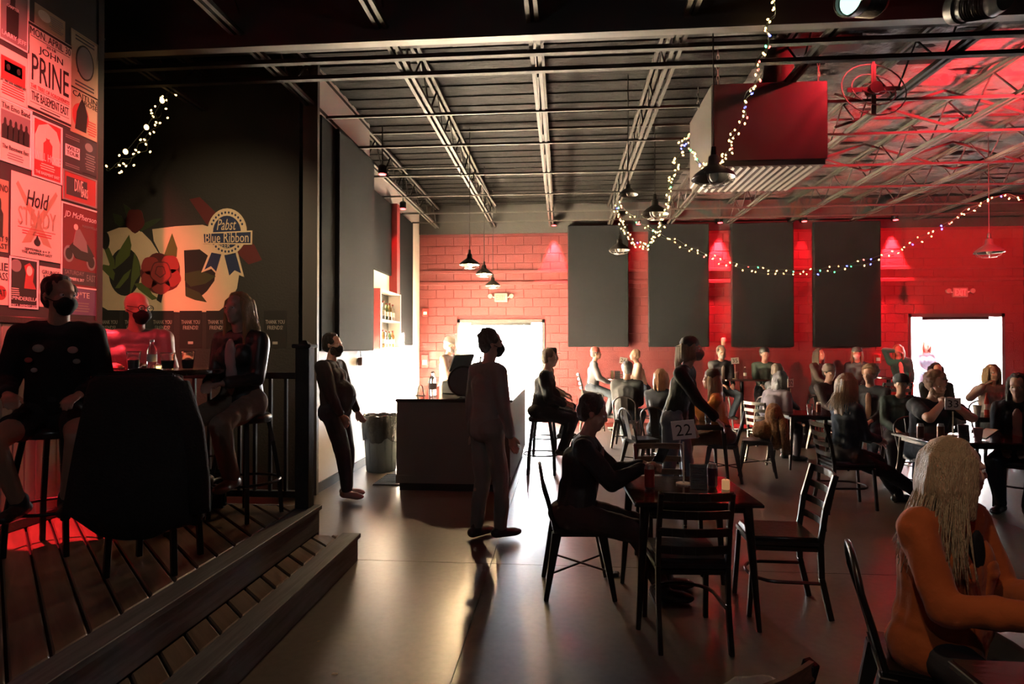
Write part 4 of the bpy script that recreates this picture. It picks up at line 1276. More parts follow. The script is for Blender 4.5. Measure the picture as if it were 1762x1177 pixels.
# --- platform, left
pub1 = high_table(-2.77, 4.05, 'round dark pub table on the platform under the drinks', .40, 1.09, DZ)
TZ = DZ+1.091
seat('stool', -3.13, 3.57, 10, 'black bar stool under the man in shorts by the posters', DZ)
ip = person('man in dark patched jacket, black mask and shorts on a bar stool', -3.13, 3.60, -62, DZ, H=1.80, seat_z=.74, lean=.02, head=(.75, -.05, 0), bulk=1.02, skin='tan',
       top=('denim_jacket', (.009,.008,.009)), trousers=(.02,.018,.02), shorts=True, shoes=(.015,.012,.012), hair=('short', (.04,.02,.02)), mask=(.012,.012,.013), voxel=NEAR,
       hands=((-.17, .28, .96), (.17, .30, .97)), feet=((-.1, .24, .33), (.13, .24, .33)), knee_out=.3)
for dx_, dz_, w_, c_ in ((-.10, .40, .055, (.5,.3,.26)), (.07, .41, .06, (.42,.36,.3)), (.12, .34, .04, (.5,.08,.07)), (.09, .28, .035, (.4,.34,.3)), (-.12, .33, .04, (.3,.24,.2))):
    c_p = ip['hip']+ip['up']*dz_+ip['fwd']*(.130 if abs(dx_) > .09 else .138)+np.array([dx_, 0, 0])
    MB().ball(c_p, w_*.5, 12, 8, (1, .30, .8)).obj('patch', fabric('patch%d' % int(c_[1]*100), c_), ip['root'], smooth=2)
seat('stool', -3.17, 4.36, -60, 'black bar stool under the bald man behind the pub table', DZ)
person('bald man in glasses, black mask and leather jacket behind the pub table', -3.17, 4.36, -62, DZ, H=1.74, seat_z=.74, lean=.08, head=(.75, -.1, 0), bulk=1.08,
       top=('leather_jacket', (.2,.19,.185)), trousers=(.03,.03,.035), hair=None, mask=(.012,.012,.013), glasses=True, voxel=.0092,
       hands=((-.12, .30, 1.10), (.12, .30, 1.10)), feet=((-.1, .25, .32), (.1, .25, .32)))
seat('stool', -2.33, 4.38, -105, 'black bar stool under the blonde woman at the pub table', DZ)
ib = person('blonde woman in black leather jacket and tan trousers on a bar stool', -2.36, 4.37, -98, DZ, H=1.72, seat_z=.74, lean=.03, head=(-.05, -.05, 0), female=True,
       top=('leather_jacket', (.02,.022,.024)), trousers=(.22,.16,.12), shoes=(.16,.11,.08), hair=('long', (.48,.32,.14)), voxel=.0092, inner=(.55,.4,.38),
       hands=((-.06, .27, .99), (.05, .29, .99)), feet=((-.11, .26, .33), (.12, .26, .33)), knee_out=.15)
seat('back_stool', -2.30, 3.33, 100, 'black bar stool with a dark coat hung over its back', DZ)
# coat over the stool
coat = MB()
n = 56; prof = [(0, 1.145), (.55, 1.145), (.85, 1.135), (.96, 1.11), (1.02, 1.05), (1.1, .93), (1.2, .78), (1.3, .62), (1.4, .46), (1.47, .38)]
vs_ = []; fs_ = []
for i, (q, z) in enumerate(prof):
    for j in range(n):
        a = 2*PI*j/n
        ex = abs(math.cos(a))**.6*math.copysign(1, math.cos(a)); ey = abs(math.sin(a))**.6*math.copysign(1, math.sin(a))
        fold = 1+(.05*math.sin(5*a+.6*i)+.035*math.sin(9*a-.4*i))*max(0, (q-.9))
        zz = z+(.05*math.sin(2*a+1)+.03*math.sin(5*a) if i == len(prof)-1 else .02*math.sin(2*a+1)*max(0, q-1))
        vs_.append((ex*.235*q*fold, -.215+ey*(.055+.05*max(0, q-.95))*min(q, 1.2)*fold, zz))
for i in range(len(prof)-1):
    for j in range(n): fs_.append((i*n+j, i*n+(j+1) % n, (i+1)*n+(j+1) % n, (i+1)*n+j))
coat.add(vs_, fs_)
ct = thing('coat', 'heavy dark coat draped over the bar stool back', 'coat', (-2.30, 3.33, DZ-.065), R(10))
co = coat.obj('coat_body', fabric('coat', (.02,.015,.014), .95, .5, 60), ct, smooth=2)
so = co.modifiers.new('thick', 'SOLIDIFY'); so.thickness = .014
MB().tube([(-.2, -.16, 1.13), (-.05, -.13, 1.168), (.05, -.13, 1.168), (.2, -.16, 1.13)], .02, 8).obj('collar', fabric('coat', (.02,.015,.014), .95, .5, 60), ct, smooth=2)
slv = MB().tube([(.2, -.2, 1.1), (.30, -.25, .86), (.34, -.27, .6), (.35, -.28, .43)], .06, 10, r2=.05)
slv.obj('sleeve', fabric('coat', (.02,.015,.014), .95, .5, 60), ct, smooth=2)
cup(-2.83, 3.86, TZ, 'cloudy plastic cup with a printed band at the table front', .12, .044, drink=(.5,.45,.42))
bottle(-2.80, 4.0, TZ, 'small clear water bottle with pale cap between the cups', .2, .031, capc=(.9,.85,.85))
cup(-2.64, 3.93, TZ, 'plastic cup of amber beer in the middle of the pub table', .11, .046, drink=(.35,.17,.08))
cup(-2.53, 3.98, TZ, 'plastic cup with dark drink at the right of the pub table', .12, .045, drink=(.2,.08,.05))
t = thing('candle_holder', 'small lit tea candle on the pub table', 'candle', (-2.74, 3.98, TZ))
MB().lathe([(0, 0), (.02, 0), (.022, .03), (.018, .03), (.016, .006), (0, .006)], n=14).obj('glass', M_glass, t, smooth=.7)
MB().lathe([(0, .005), (.014, .005), (.014, .02), (0, .02)], n=10).obj('wax', mat('lit_wax', (.9,.7,.4), .5, emit=(1,.55,.15), estr=6), t)
# bag behind the woman on the platform
p = on_floor(398, 835, DZ)
bg_ = thing('tote_bag', 'black tote bag with white lettering behind the woman\'s stool', 'bag', (-2.72, 4.56, DZ), R(8))
MB().box((0, 0, .15), (.26, .07, .3), taper=.9).obj('bag_body', fabric('bag', (.012,.012,.012)), bg_, bevel=.02, seg=2)
me = text_mesh('aggo', .18, .07, .002); me.transform(Matrix.Rotation(PI/2, 4, 'X')); link('lettering', me, M_paper, bg_, (0, -.04, .16))
MB().tube([(-.06, 0, .3), (-.04, 0, .4), (.04, 0, .4), (.06, 0, .3)], .008, 6).obj('strap', fabric('bag', (.012,.012,.012)), bg_)

# --- standing
person('bearded man in dark jacket and pink shoes leaning on the wall corner', -2.50, 6.62, -6, 0, 'stand', 1.80, lean=-.10, head=(.05, .0, 0), bulk=1.16,
       top=('jacket', (.035,.034,.036)), trousers=(.03,.038,.05), shoes=(.5,.33,.3), hair=('short', (.03,.025,.02)), mask=(.015,.015,.016), beard=(.03,.025,.02), voxel=.0095,
       hands=((-.2, .2, .86), (.2, .2, .86)), feet=((-.1, .10, .075), (.1, .20, .075)))
person('standing man in a grey suit walking away past the bar', -.66, 5.32, 40, 0, 'stand', 1.80, lean=.02, head=(-.35, .0, 0),
       top=('jacket', (.24,.225,.21)), trousers=(.2,.185,.17), shoes=(.04,.03,.028), hair=('messy', (.05,.04,.03)), mask=(.015,.015,.015), voxel=NEAR,
       hands=((-.2, -.02, .84), (.25, .1, .82)), feet=((-.07, -.06, .075), (.08, .10, .075)), long_top=.06)
pb = at(768, 640, 10.6)
person('bearded bartender in a knit cap and open jacket behind the bar', pb.x, 10.6, -12, 0, 'stand', 1.82, lean=.05, head=(.1, -.2, 0), top=('jacket', (.10,.06,.05)), trousers=(.03,.03,.035),
       hair=('short', (.2,.16,.12)), hat=('beanie', (.25,.23,.22)), beard=(.4,.33,.28), hands=((-.16, .38, 1.1), (.18, .36, 1.1)), inner=(.4,.3,.26))
# bar customers on stools, turned to the room
for (px, Y, lb, kw) in ((878, 8.2, 'man in a black puffer jacket on a bar stool beside the bar', dict(top=('jacket', (.02,.022,.03)), hair=('short', (.2,.12,.08)), bulk=1.15)),
                        (903, 9.7, 'man in tan shirt and dark fedora on a bar stool by the door', dict(top=('shirt', (.3,.2,.13)), hat=('fedora', (.02,.02,.02)), hair=('short', (.06,.04,.03)))),
                        (842, 10.6, 'woman with red hair beyond the bar against the bright door', dict(top=('sweater', (.12,.08,.07)), hair=('long', (.4,.18,.08)), female=True))):
    p = at(px, 640, Y)
    xx = max(p.x, -.28) if Y < 10 else p.x
    if Y < 10:
        seat('stool', xx, Y, 0, 'black bar stool beside the bar under the ' + ('puffer jacket man' if Y < 9 else 'fedora man'))
        person(lb, xx, Y, -5, 0, seat_z=.74, lean=.12, feet=((-.1, .3, .33), (.12, .28, .33)), hands=((-.1, .3, .95), (.12, .33, .92)), trousers=(.02,.02,.025), head=(.1, -.05, 0), **kw)
    else:
        person(lb, p.x, Y, -30, 0, 'stand', 1.68, head=(0, 0, 0), **kw)

# --- table 22
square_table(.78, 4.06, 'square dark table with number 22 in the foreground', .74, .76, .75, R(2))
seat('ladder', .70, 3.66, 93, 'dark ladder-back chair with its back to the camera at table 22')
seat('ladder', 1.37, 4.10, 178, 'dark ladder-back chair with black seat right of table 22')
seat('slat', .80, 4.78, -84, 'brown slatted chair on the far side of table 22')
seat('hoop', .10, 4.28, 4, 'pressed metal chair under the man at table 22')
i22 = person('man in dark jacket and patterned shirt holding a phone at table 22', .08, 4.27, -4, 0, H=1.72, seat_z=.44, lean=.15, head=(.02, -.32, 0), bulk=1.08, skin='tan',
       top=('jacket', (.016,.014,.017)), trousers=(.05,.03,.028), shoes=(.03,.025,.025), hair=('messy', (.035,.022,.016)), mask=None, voxel=.0072, inner=(.22,.14,.13),
       hands=((-.03, .47, .86), (.07, .46, .86)), feet=((-.1, .62, .075), (.1, .58, .075)), curl=1.0)
t = thing('phone', 'black phone held up by the man at table 22', 'phone', (.66, 4.24, .925), R(-30))
MB().box((0, 0, 0), (.075, .15, .009), Matrix.Rotation(.55, 3, 'X')).obj('phone_case', mat('phone_black', (.01,.01,.01), .2), t, bevel=.004)
MB().box((0, -.003, .006), (.067, .14, .001), Matrix.Rotation(.55, 3, 'X')).obj('phone_screen', mat('phone_glass', (.015,.015,.018), .08), t)
can(.555, 4.02, .751, 'red tall drink can in front of the seated man', (.35,.03,.03))
number_sign(.80, 4.18, .751, '22', 'white card with number 22 tilted on a stick', R(-6), .36, -.12)
menu_card(.875, 4.07, .751, 'small acrylic menu stand behind the can at table 22', R(-6))
can(.965, 4.09, .751, 'dark purple tall drink can beside the menu stand', (.09,.03,.06))
t = thing('candle', 'short cream pillar candle glowing at the edge of table 22', 'candle', (1.04, 4.05, .751))
MB().lathe([(0, 0), (.024, 0), (.025, .004), (.025, .058), (.021, .062), (.0, .058)], n=18).obj('wax', mat('candle_wax', (.8,.6,.4), .5, emit=(1,.5,.2), estr=.35), t, smooth=.7)
MB().tube([(0, 0, .058), (0, 0, .07)], .0015, 5).obj('wick', M_ink, t)

# --- foreground woman, right
seat('hoop', 1.40, 2.52, -18, 'pressed metal chair under the woman in the orange blazer')
iw = person('blonde woman in an orange blazer looking right in the foreground', 1.44, 2.50, -62, 0, H=1.66, seat_z=.44, lean=.05, head=(.95, -.04, 0), female=True,
       top=('blazer', (.40,.085,.018)), trousers=(.03,.025,.025), hair=('strands', (.62,.42,.24)), voxel=.0066, inner=(.012,.012,.013),
       hands=((-.1, .33, .78), (.1, .35, .78)), feet=((-.1, .5, .075), (.1, .46, .075)), long_top=.14)
# long loose hair strands over the hair cap, one part
def add_strands(inf, m_, n_, L0, L1, front=.12, sides=5, thick=.0075, seed=3):
    rg = random.Random(seed); hb = MB(); hp = inf['hp']
    for k in range(n_):
        a = rg.uniform(-PI*.92, PI*.92)            # around the head, 0 = back
        dirx, diry = math.sin(a), -math.cos(a)
        if diry > front: continue
        rx, ry = .086, .096
        p0 = hp((dirx*rx*.3, diry*ry*.4-.012, .128-rg.uniform(0, .01)))
        p1 = hp((dirx*rx*.98, diry*ry*.98-.018, .06+rg.uniform(-.02, .02)))
        p2 = hp((dirx*rx*1.1, diry*ry*1.06-.018, -.05+rg.uniform(-.02, .02)))
        L_ = rg.uniform(L0, L1)
        o_ = p2-inf['head']; o_[2] = 0; o_ /= max(np.linalg.norm(o_), 1e-6)
        p3 = p2+np.array([0, 0, -L_*.45])+o_*(.03+.02*rg.random())
        p4 = p2+np.array([rg.uniform(-.03, .03), rg.uniform(-.03, .03), -L_])+o_*(.05+.03*rg.random())
        C = [p0, p1, p2, p3, p4]; pts = []
        for s_ in range(4):
            for q in range(3):
                t_ = q/3
                P0, P1, P2, P3 = C[max(0, s_-1)], C[s_], C[s_+1], C[min(4, s_+2)]
                pts.append(.5*((2*P1)+(-P0+P2)*t_+(2*P0-5*P1+4*P2-P3)*t_*t_+(-P0+3*P1-3*P2+P3)*t_**3))
        pts.append(C[4])
        hb.tube(pts, rg.uniform(thick*.5, thick), sides, r2=.0015)
    tag(hb.obj('hair_strands', m_, inf['root'], smooth=2), kind='stuff')
hair_mat = lambda n_: [ch.data.materials[0] for ch in n_['root'].children if ch.name.startswith('hair')][0]
add_strands(iw, hair_mat(iw), 420, .24, .36)
add_strands(ib, hair_mat(ib), 200, .16, .26, .0, 4, .010, 8)
square_table(1.50, 1.50, 'dark table with metal edge in the bottom right corner', .76, .80, .75, 0, splay=.02)
# draped pale scarf on a chair right at the bottom edge
p = at(1285, 1150, 1.35)
seat('slat', .30, 1.735, 120, 'dark slatted chair at the very bottom edge with a pale scarf')
sc_t = thing('scarf', 'pale thin scarf draped over a chair back at the bottom edge', 'scarf', (.445, 1.475, -.015), R(30))
sc = MB(); n = 14; m2 = 16
vs_ = []; fs_ = []
for i in range(m2+1):
    u = i/m2
    for j in range(n+1):
        v = j/n
        ang = (u-.5)*2
        zz = .935-.10*abs(v-.3)*1.4-abs(ang)**1.6*.42
        vs_.append(((v-.5)*.30, ang*.10*(1+.2*abs(ang)), zz+.012*math.sin(9*v+4*u)))
for i in range(m2):
    for j in range(n):
        a = i*(n+1)+j; fs_.append((a, a+1, a+n+2, a+n+1))
sc.add(vs_, fs_)
so_ = sc.obj('cloth', fabric('scarf', (.55,.46,.32), .8, .6, 25), sc_t, smooth=2)
so_.modifiers.new('thick', 'SOLIDIFY').thickness = .006

# --- mid and far groups
def sitter(px, Y, face, label, chair=None, clabel=None, sz=.45, dz=0, **kw):
    p = at(px, 640, Y)
    if chair: seat(chair, p.x, Y, kw.pop('cface', face), clabel, dz)
    kw.setdefault('voxel', .0105 if Y < 8 else .0145)
    if sz > .6 and 'feet' not in kw: kw['feet'] = ((-.1, .28, .33), (.12, .28, .33))
    return person(label, p.x, Y, face, dz, seat_z=sz, **kw), p
# woman behind table 22 walking right, helmet-like cap and mask
pw = at(1160, 640, 6.3)
person('person in dark cap, mask and black top leaning across behind table 22', pw.x, 6.3, -25, 0, 'stand', 1.76, lean=.22, head=(.15, .1, 0), top=('sweater', (.014,.014,.015)), trousers=(.10,.13,.17),
       hair=('ponytail', (.3,.2,.12)), hat=('cap_back', (.035,.028,.026)), mask=(.2,.17,.15), voxel=.0095, hands=((-.24, .12, .86), (.12, .62, .74)), feet=((-.12, .1, .075), (.14, -.12, .075)), female=True)
# table 26 by the back wall
ph = at(1065, 640, 12.7); high_table(ph.x, 12.7, 'pub table with number 26 at the left of the panels', .36, 1.05)
sitter(1020, 12.6, 0, 'man in red cap and grey sweater at table 26 by the wall', 'ladder_stool', 'pale ladder-back bar stool at the left of table 26', .76, top=('sweater', (.2,.2,.22)), hat=('cap', (.4,.1,.08)), skin='light', lean=.05)
sitter(1106, 12.7, 180, 'woman in cream shirt leaning on table 26', 'stool', 'black bar stool at the right of table 26', .74, top=('shirt', (.62,.5,.4)), hair=('short', (.4,.25,.15)), female=True, lean=.2, hands=((-.12, .38, 1.1), (.12, .38, 1.1)))
q = at(1073, 640, 12.55); number_sign(q.x+.0, 12.6, 1.051, '26', 'white number 26 card on table by the wall', R(4), .36, .15)
q = at(1054, 640, 12.55); can(q.x, 12.6, 1.051, 'pale drink can on table 26', (.5,.45,.3)); q = at(1062, 640, 12.6); menu_card(q.x, 12.52, 1.051, 'small menu stand on table 26')
# black jacket man on metal chair
sitter(1078, 10.5, 75, 'man in black jacket sitting with his back turned before table 26', 'hoop', 'pressed metal chair under the man in black before table 26', top=('jacket', (.014,.014,.015)), hair=('short', (.04,.03,.025)), lean=.08, head=(.3, -.1, 0), H=1.9, bulk=1.1, glasses=True)
sitter(1136, 8.7, 60, 'woman with red blonde bob in a navy jacket behind table 22', 'hoop', 'pressed metal chair under the red blonde woman', top=('jacket', (.016,.018,.026)), hair=('bob', (.55,.28,.13)), female=True, head=(.5, -.05, 0), H=1.76)
p = at(1105, 640, 8.3); seat('hoop', p.x, 8.35, 20, 'empty pressed metal chair between table 22 and the black jacket man')
# orange fur woman
sitter(1243, 8.0, 165, 'woman in an orange knitted wrap resting her chin on her hand', 'hoop', 'pressed metal chair under the woman in the orange wrap', top=('knit_wrap', (.5,.19,.04)), hair=('long', (.4,.25,.15)), hat=('beanie', (.06,.04,.03)), female=True, lean=.16, H=1.78,
       hands=((-.06, .36, .98), (.12, .36, .85)), long_top=.06, trousers=(.1,.05,.03))
pf = at(1302, 640, 8.35); seat('hoop', pf.x, 8.35, 165, 'pressed metal chair with a shaggy brown fur coat on it')
fc = thing('fur_coat', 'shaggy brown fur coat heaped over a metal chair', 'coat', (pf.x, 8.35, 0), R(75))
fur = link('fur', fuse('fur', [ellipsoid((0, -.2, .78), np.eye(3), (.22, .1, .16)), ellipsoid((0, -.24, .6), np.eye(3), (.24, .1, .26)), ellipsoid((.05, -.1, .58), np.eye(3), (.2, .16, .12))], .014, 2, .03, 3), mat('brown_fur', (.22,.11,.045), .9, 0, 1, 60, .5, 30), fc)
MB().tube([(-.2, -.3, .75), (-.27, -.32, .55), (-.26, -.34, .32)], .06, 9, r2=.05).obj('sleeve', mat('brown_fur', (.22,.11,.045), .9, 0, 1, 60, .5, 30), fc, smooth=2)
p = at(1222, 640, 7.6); square_table(p.x-.1, 7.75, 'small dark table in front of the woman in orange', .6, .6, .75)
cup(p.x-.02, 7.62, .751, 'plastic cup with dark drink before the woman in orange', .12, .045, drink=(.12,.06,.04))
# bearded man, table 35
ph = at(1275, 640, 12.8); high_table(ph.x, 12.75, 'dark pub table with number 35 by the back wall', .42, 1.05, square=True)
sitter(1240, 12.75, -80, 'long bearded man in a black jacket under the wall light', 'stool', 'bar stool under the long bearded man', .74, top=('jacket', (.025,.022,.022)), inner=(.3,.24,.22), hair=('short', (.25,.2,.17)), beard=(.5,.44,.4), H=1.86)
q = at(1266, 640, 12.5); number_sign(q.x, 12.55, 1.051, '35', 'white number 35 card on the table by the bearded man', R(2), .36, -.08)
q = at(1282, 640, 12.6); bottle(q.x, 12.6, 1.051, 'clear water bottle on table 35', .24, .032, capc=(.85,.85,.85)); q = at(1270, 640, 12.6); cup(q.x, 12.72, 1.051, 'pink paper cup on table 35', .13, .046, mat('pink_cup', (.6,.3,.3), .6), None)
sitter(1315, 12.8, -100, 'man in a dark cap and green jacket by the back wall', 'stool', 'bar stool under the man in the green jacket', .74, top=('jacket', (.035,.045,.035)), hat=('cap', (.02,.02,.02)), head=(.35, 0, 0), H=1.76)
# grey pair right of centre
sitter(1322, 9.3, 30, 'person in a grey coat with dark hair bending over a table', 'ladder', 'ladder-back chair under the grey coat person', top=('coat_top', (.11,.10,.13)), hair=('bob', (.02,.016,.014)), lean=.38, head=(0, -.2, 0), trousers=(.06,.05,.06), H=1.74)
sitter(1336, 10.6, 20, 'person with short brown hair behind the grey coat person', 'hoop', 'metal chair under the brown haired person', top=('shirt', (.05,.05,.055)), hair=('short', (.12,.08,.05)), H=1.82)
p = at(1392, 640, 9.0); square_table(p.x, 9.0, 'dark table with a cup and can before the blonde woman', .8, .7, .75)
cup(p.x-.05, 8.85, .751, 'clear cup on the table left of the blonde woman', .13, .045, drink=None); can(p.x+.08, 8.88, .751, 'tall can on the table left of the blonde woman', (.2,.06,.05))
q = at(1358, 640, 9.3); number_sign(q.x, 9.25, .751, '32', 'white number card beside the grey coat person', R(40), .40, 0)
# far wall sitters
ph = at(1440, 640, 12.8)
high_table(ph.x, 12.75, 'pub table between the two long haired people by the wall', .36, 1.05)
sitter(1408, 12.8, -60, 'long haired woman in a flowered top at the back wall', 'stool', 'bar stool under the woman in the flowered top', .74, top=('flowered_top', (.06,.045,.04)), hair=('long', (.06,.04,.03)), female=True, H=1.74)
sitter(1475, 12.8, -120, 'person in dark hat and white mask at the back wall', 'stool', 'bar stool under the person with the white mask', .74, top=('sweater', (.03,.025,.03)), hair=('long', (.3,.2,.12)), hat=('cap', (.03,.03,.03)), mask=(.75,.72,.68), female=True, H=1.78)
q = at(1456, 640, 12.6); cup(q.x, 12.6, 1.051, 'small clear cup on the pub table by the white mask person', .1, .04, drink=None)
ph = at(1520, 640, 12.9)
high_table(ph.x, 12.7, 'pub table beside the woman in the green jacket', .34, 1.1)
cup(at(1508, 640, 12.55).x, 12.6, 1.101, 'plastic cup on the table by the green jacket woman', .13, .045, drink=(.6,.5,.3))
pg = at(1553, 640, 13.1)
person('woman in a green jacket pushing her hair back beside the right door', pg.x, 13.1, -110, 0, 'stand', 1.72, side=.12, head=(-.2, -.1, .1), female=True, top=('jacket', (.02,.2,.15)), inner=(.7,.5,.45), trousers=(.35,.08,.06),
       hair=('long', (.35,.2,.1)), hands=((-.12, .3, .98), (.12, .08, 1.60)), elbow_out=.6)
pd = at(1592, 640, 14.6)
person('woman in a denim shirt standing outside in the right doorway', pd.x, 14.6, -95, .0, 'stand', 1.86, head=(.1, 0, 0), female=True, top=('denim_shirt', (.25,.32,.4)), trousers=(.3,.35,.45), hair=('long', (.6,.36,.24)), hands=((-.05, .28, 1.12), (.05, .28, 1.08)), elbow_out=.8)
sitter(1610, 10.6, -100, 'person with a dark bob and white mask behind the curly haired man', 'hoop', 'metal chair under the white mask person with dark bob', top=('sweater', (.02,.02,.022)), hair=('bob', (.03,.02,.018)), mask=(.75,.72,.7), female=True, H=1.86)
# front right group, table 33
ic, _ = sitter(1455, 6.75, 10, 'blonde woman in a blue shirt sitting sideways with legs stretched', 'ladder', 'ladder-back chair under the blonde woman in blue', top=('shirt', (.03,.045,.065)), hair=('long', (.6,.45,.28)), female=True, head=(.1, 0, 0), H=1.80, cface=0,
       feet=((-.1, .66, .075), (.12, .78, .09)), hands=((-.02, .3, .68), (.04, .34, .70)), voxel=.0105, trousers=(.02,.02,.024))
add_strands(ic, hair_mat(ic), 200, .14, .22, .0, 4, .010, 9)
sitter(1424, 10.4, -70, 'person in a grey knit cap behind the blonde woman', 'hoop', 'metal chair under the grey cap person', top=('jacket', (.06,.05,.055)), hat=('beanie', (.2,.16,.14)), hair=('short', (.1,.07,.05)), H=1.78, head=(0, -.15, 0))
sitter(1498, 9.3, -130, 'man in open dark shirt with short curly hair right of the blonde woman', 'hoop', 'metal chair under the curly haired man in dark shirt', top=('shirt', (.02,.025,.03)), inner=(.3,.18,.14), hair=('curly', (.25,.15,.08)), H=1.84, head=(-.2, -.1, 0))
sitter(1548, 8.3, -110, 'person in a black peaked cap looking left by the metal stool', 'hoop', 'metal chair under the black peaked cap person', top=('shirt', (.03,.05,.05)), hat=('cap', (.02,.024,.03)), hair=('short', (.05,.04,.03)), H=1.66, lean=.15, head=(-.1, -.1, 0))
pt = at(1655, 640, 6.55)
square_table(pt.x+.1, 6.6, 'dark table with number 33 and bright daylight behind', 1.15, .7, .75)
sitter(1590, 7.25, -82, 'curly haired man in dark t-shirt with hands clasped at table 33', 'hoop', 'metal chair under the curly haired man at table 33', top=('tshirt', (.018,.022,.03)), sleeves='short', hair=('curly', (.35,.2,.13)), beard=(.3,.18,.12), lean=.22, head=(0, -.25, 0), H=1.84, bulk=1.15,
       hands=((-.035, .33, 1.08), (.035, .33, 1.08)), curl=1.3, voxel=.0105, elbow_out=1.0)
q = at(1652, 640, 6.6); number_sign(q.x, 6.72, .751, '33', 'white card with number 33 on the bright table', R(-4), .33, 0)
q = at(1588, 640, 6.4); can(q.x, 6.45, .751, 'tall can left in front of the clasped hands', (.12,.06,.05)); q = at(1623, 640, 6.4); can(q.x, 6.45, .751, 'tall can right of the clasped hands', (.16,.07,.04))
q = at(1661, 640, 6.4); menu_card(q.x, 6.42, .751, 'small menu stand under the number 33 card'); q = at(1682, 640, 6.4); cup(q.x, 6.4, .751, 'reddish paper cup on table 33', .12, .042, mat('pink_cup', (.6,.3,.3), .6), None)
q = at(1720, 640, 6.3)
bk_ = thing('clipboard', 'open menu board tipped up at the right end of table 33', 'menu', (q.x, 6.5, .765), R(20))
MB().box((0, 0, .04), (.2, .14, .006), Matrix.Rotation(-.45, 3, 'Y')).obj('board', M_ink, bk_); MB().box((.0, 0, .045), (.18, .12, .003), Matrix.Rotation(-.45, 3, 'Y')).obj('sheet', M_paper, bk_)
sitter(1752, 6.9, -130, 'dark haired woman in black at the right edge of the picture', 'ladder', 'ladder-back chair at the right edge under the woman in black', top=('sweater', (.016,.018,.024)), inner=(.4,.2,.16), hair=('long', (.03,.018,.015)), female=True, H=1.8, head=(-.1, -.25, 0), voxel=.0105)
# table behind 33 with the blonde in a patterned top
p = at(1700, 640, 9.0)
square_table(p.x, 8.9, 'table behind number 33 with a white cup', .9, .7, .75)
cup(at(1685, 640, 8.7).x, 8.75, .751, 'white paper cup on the table behind number 33', .14, .05, M_paper, None)
sitter(1706, 9.7, -95, 'curly blonde woman in a striped top lit from the right door', 'hoop', 'metal chair under the woman in the striped top', top=('striped_top', (.5,.44,.38)), hair=('bob', (.75,.55,.3)), female=True, H=1.86, head=(0, 0, 0), hands=((-.12, .36, .85), (.2, .2, 1.12)))
bottle(at(1668, 640, 9.2).x, 8.85, .751, 'red sauce bottle on the table behind number 33', .3, .03, mat('red_sauce', (.5,.05,.04), .3), (.5,.05,.04))
seat('ladder_stool', at(1536, 640, 9.6).x, 9.75, 90, 'tall bright ladder-back stool behind the peaked cap person')
# ================================================================== POSTERS
ROT_P = (PI/2, 0, PI/2)
def ink(name, c, rough=.6): return mat('ink_'+name, c, rough)
K = ink('black', (.03,.02,.02)); CR = ink('cream', (.78,.7,.6)); RD = ink('red', (.45,.05,.05)); GY = ink('grey', (.25,.22,.22)); PU = ink('purple', (.16,.1,.2)); TN = ink('tan', (.45,.33,.22)); WH = ink('white', (.85,.8,.78)); DK = ink('dark', (.06,.05,.055))
def poster(pl, pr, tl, bl, tr, br, label, base, items=(), frame=None, depth=.004, lift=0.0):
    """left/right pixel columns and the top/bottom rows at each, measured on the poster wall"""
    a = on_side(pl, tl, XP); b = on_side(pl, bl, XP); c = on_side(pr, tr, XP); d = on_side(pr, br, XP)
    w = abs(c.y-a.y); z0 = (b.z+d.z)/2; z1 = (a.z+c.z)/2; h = z1-z0
    t = thing('gig_poster', label, 'poster', (XP-.012+lift, (a.y+c.y)/2, (z0+z1)/2), 0, 'gig posters on the wall')
    t.rotation_euler = ROT_P
    MB().bb(-w/2, w/2, -h/2, h/2, 0, depth).obj('sheet', base, t)
    if frame:
        m_ = MB(); e = .012
        m_.bb(-w/2, w/2, h/2-e, h/2, depth, depth+.004).bb(-w/2, w/2, -h/2, -h/2+e, depth, depth+.004).bb(-w/2, -w/2+e, -h/2+e, h/2-e, depth, depth+.004).bb(w/2-e, w/2, -h/2+e, h/2-e, depth, depth+.004)
        m_.obj('border', frame, t)
    for it in items:
        kind = it[0]
        if kind == 't':      # text: body, cx, cy, w, h, ink, shear
            _, body, cx_, cy_, tw, th, m_ = it[:7]
            me = text_mesh(body, tw*w, th*h, .0012, it[7] if len(it) > 7 else 0)
            link('lettering', me, m_, t, (cx_*w, cy_*h, depth+.0028))
        elif kind == 'r':    # rectangle
            _, cx_, cy_, rw, rh, m_ = it
            MB().bb(cx_*w-rw*w/2, cx_*w+rw*w/2, cy_*h-rh*h/2, cy_*h+rh*h/2, depth, depth+.0012).obj('printed_block', m_, t)
        elif kind == 'e':    # ellipse
            _, cx_, cy_, rw, rh, m_ = it[:6]
            zz = it[6] if len(it) > 6 else .0018
            MB().prism([(cx_*w+rw*w/2*math.cos(2*PI*i/24), cy_*h+rh*h/2*math.sin(2*PI*i/24)) for i in range(24)], zz, c=(0, 0, depth)).obj('printed_shape', m_, t)
        elif kind == 'p':    # polygon
            _, pts, m_ = it[:3]
            zz = it[3] if len(it) > 3 else .0022
            MB().prism([(x_*w, y_*h) for x_, y_ in pts], zz, c=(0, 0, depth)).obj('printed_shape', m_, t)
        elif kind == 'l':    # lines of small print
            _, cx_, cy_, rw, rh, n_, m_ = it
            m2 = MB(); rg = random.Random(int(abs(cx_*100)+n_))
            for i in range(n_):
                y_ = cy_*h+rh*h/2-rh*h*(i+.5)/n_; ww = rw*w*rg.uniform(.6, 1)
                m2.bb(cx_*w-ww/2, cx_*w+ww/2, y_-rh*h/n_*.22, y_+rh*h/n_*.22, depth, depth+.001)
            tag(m2.obj('small_print', m_, t), kind='stuff')
    return t
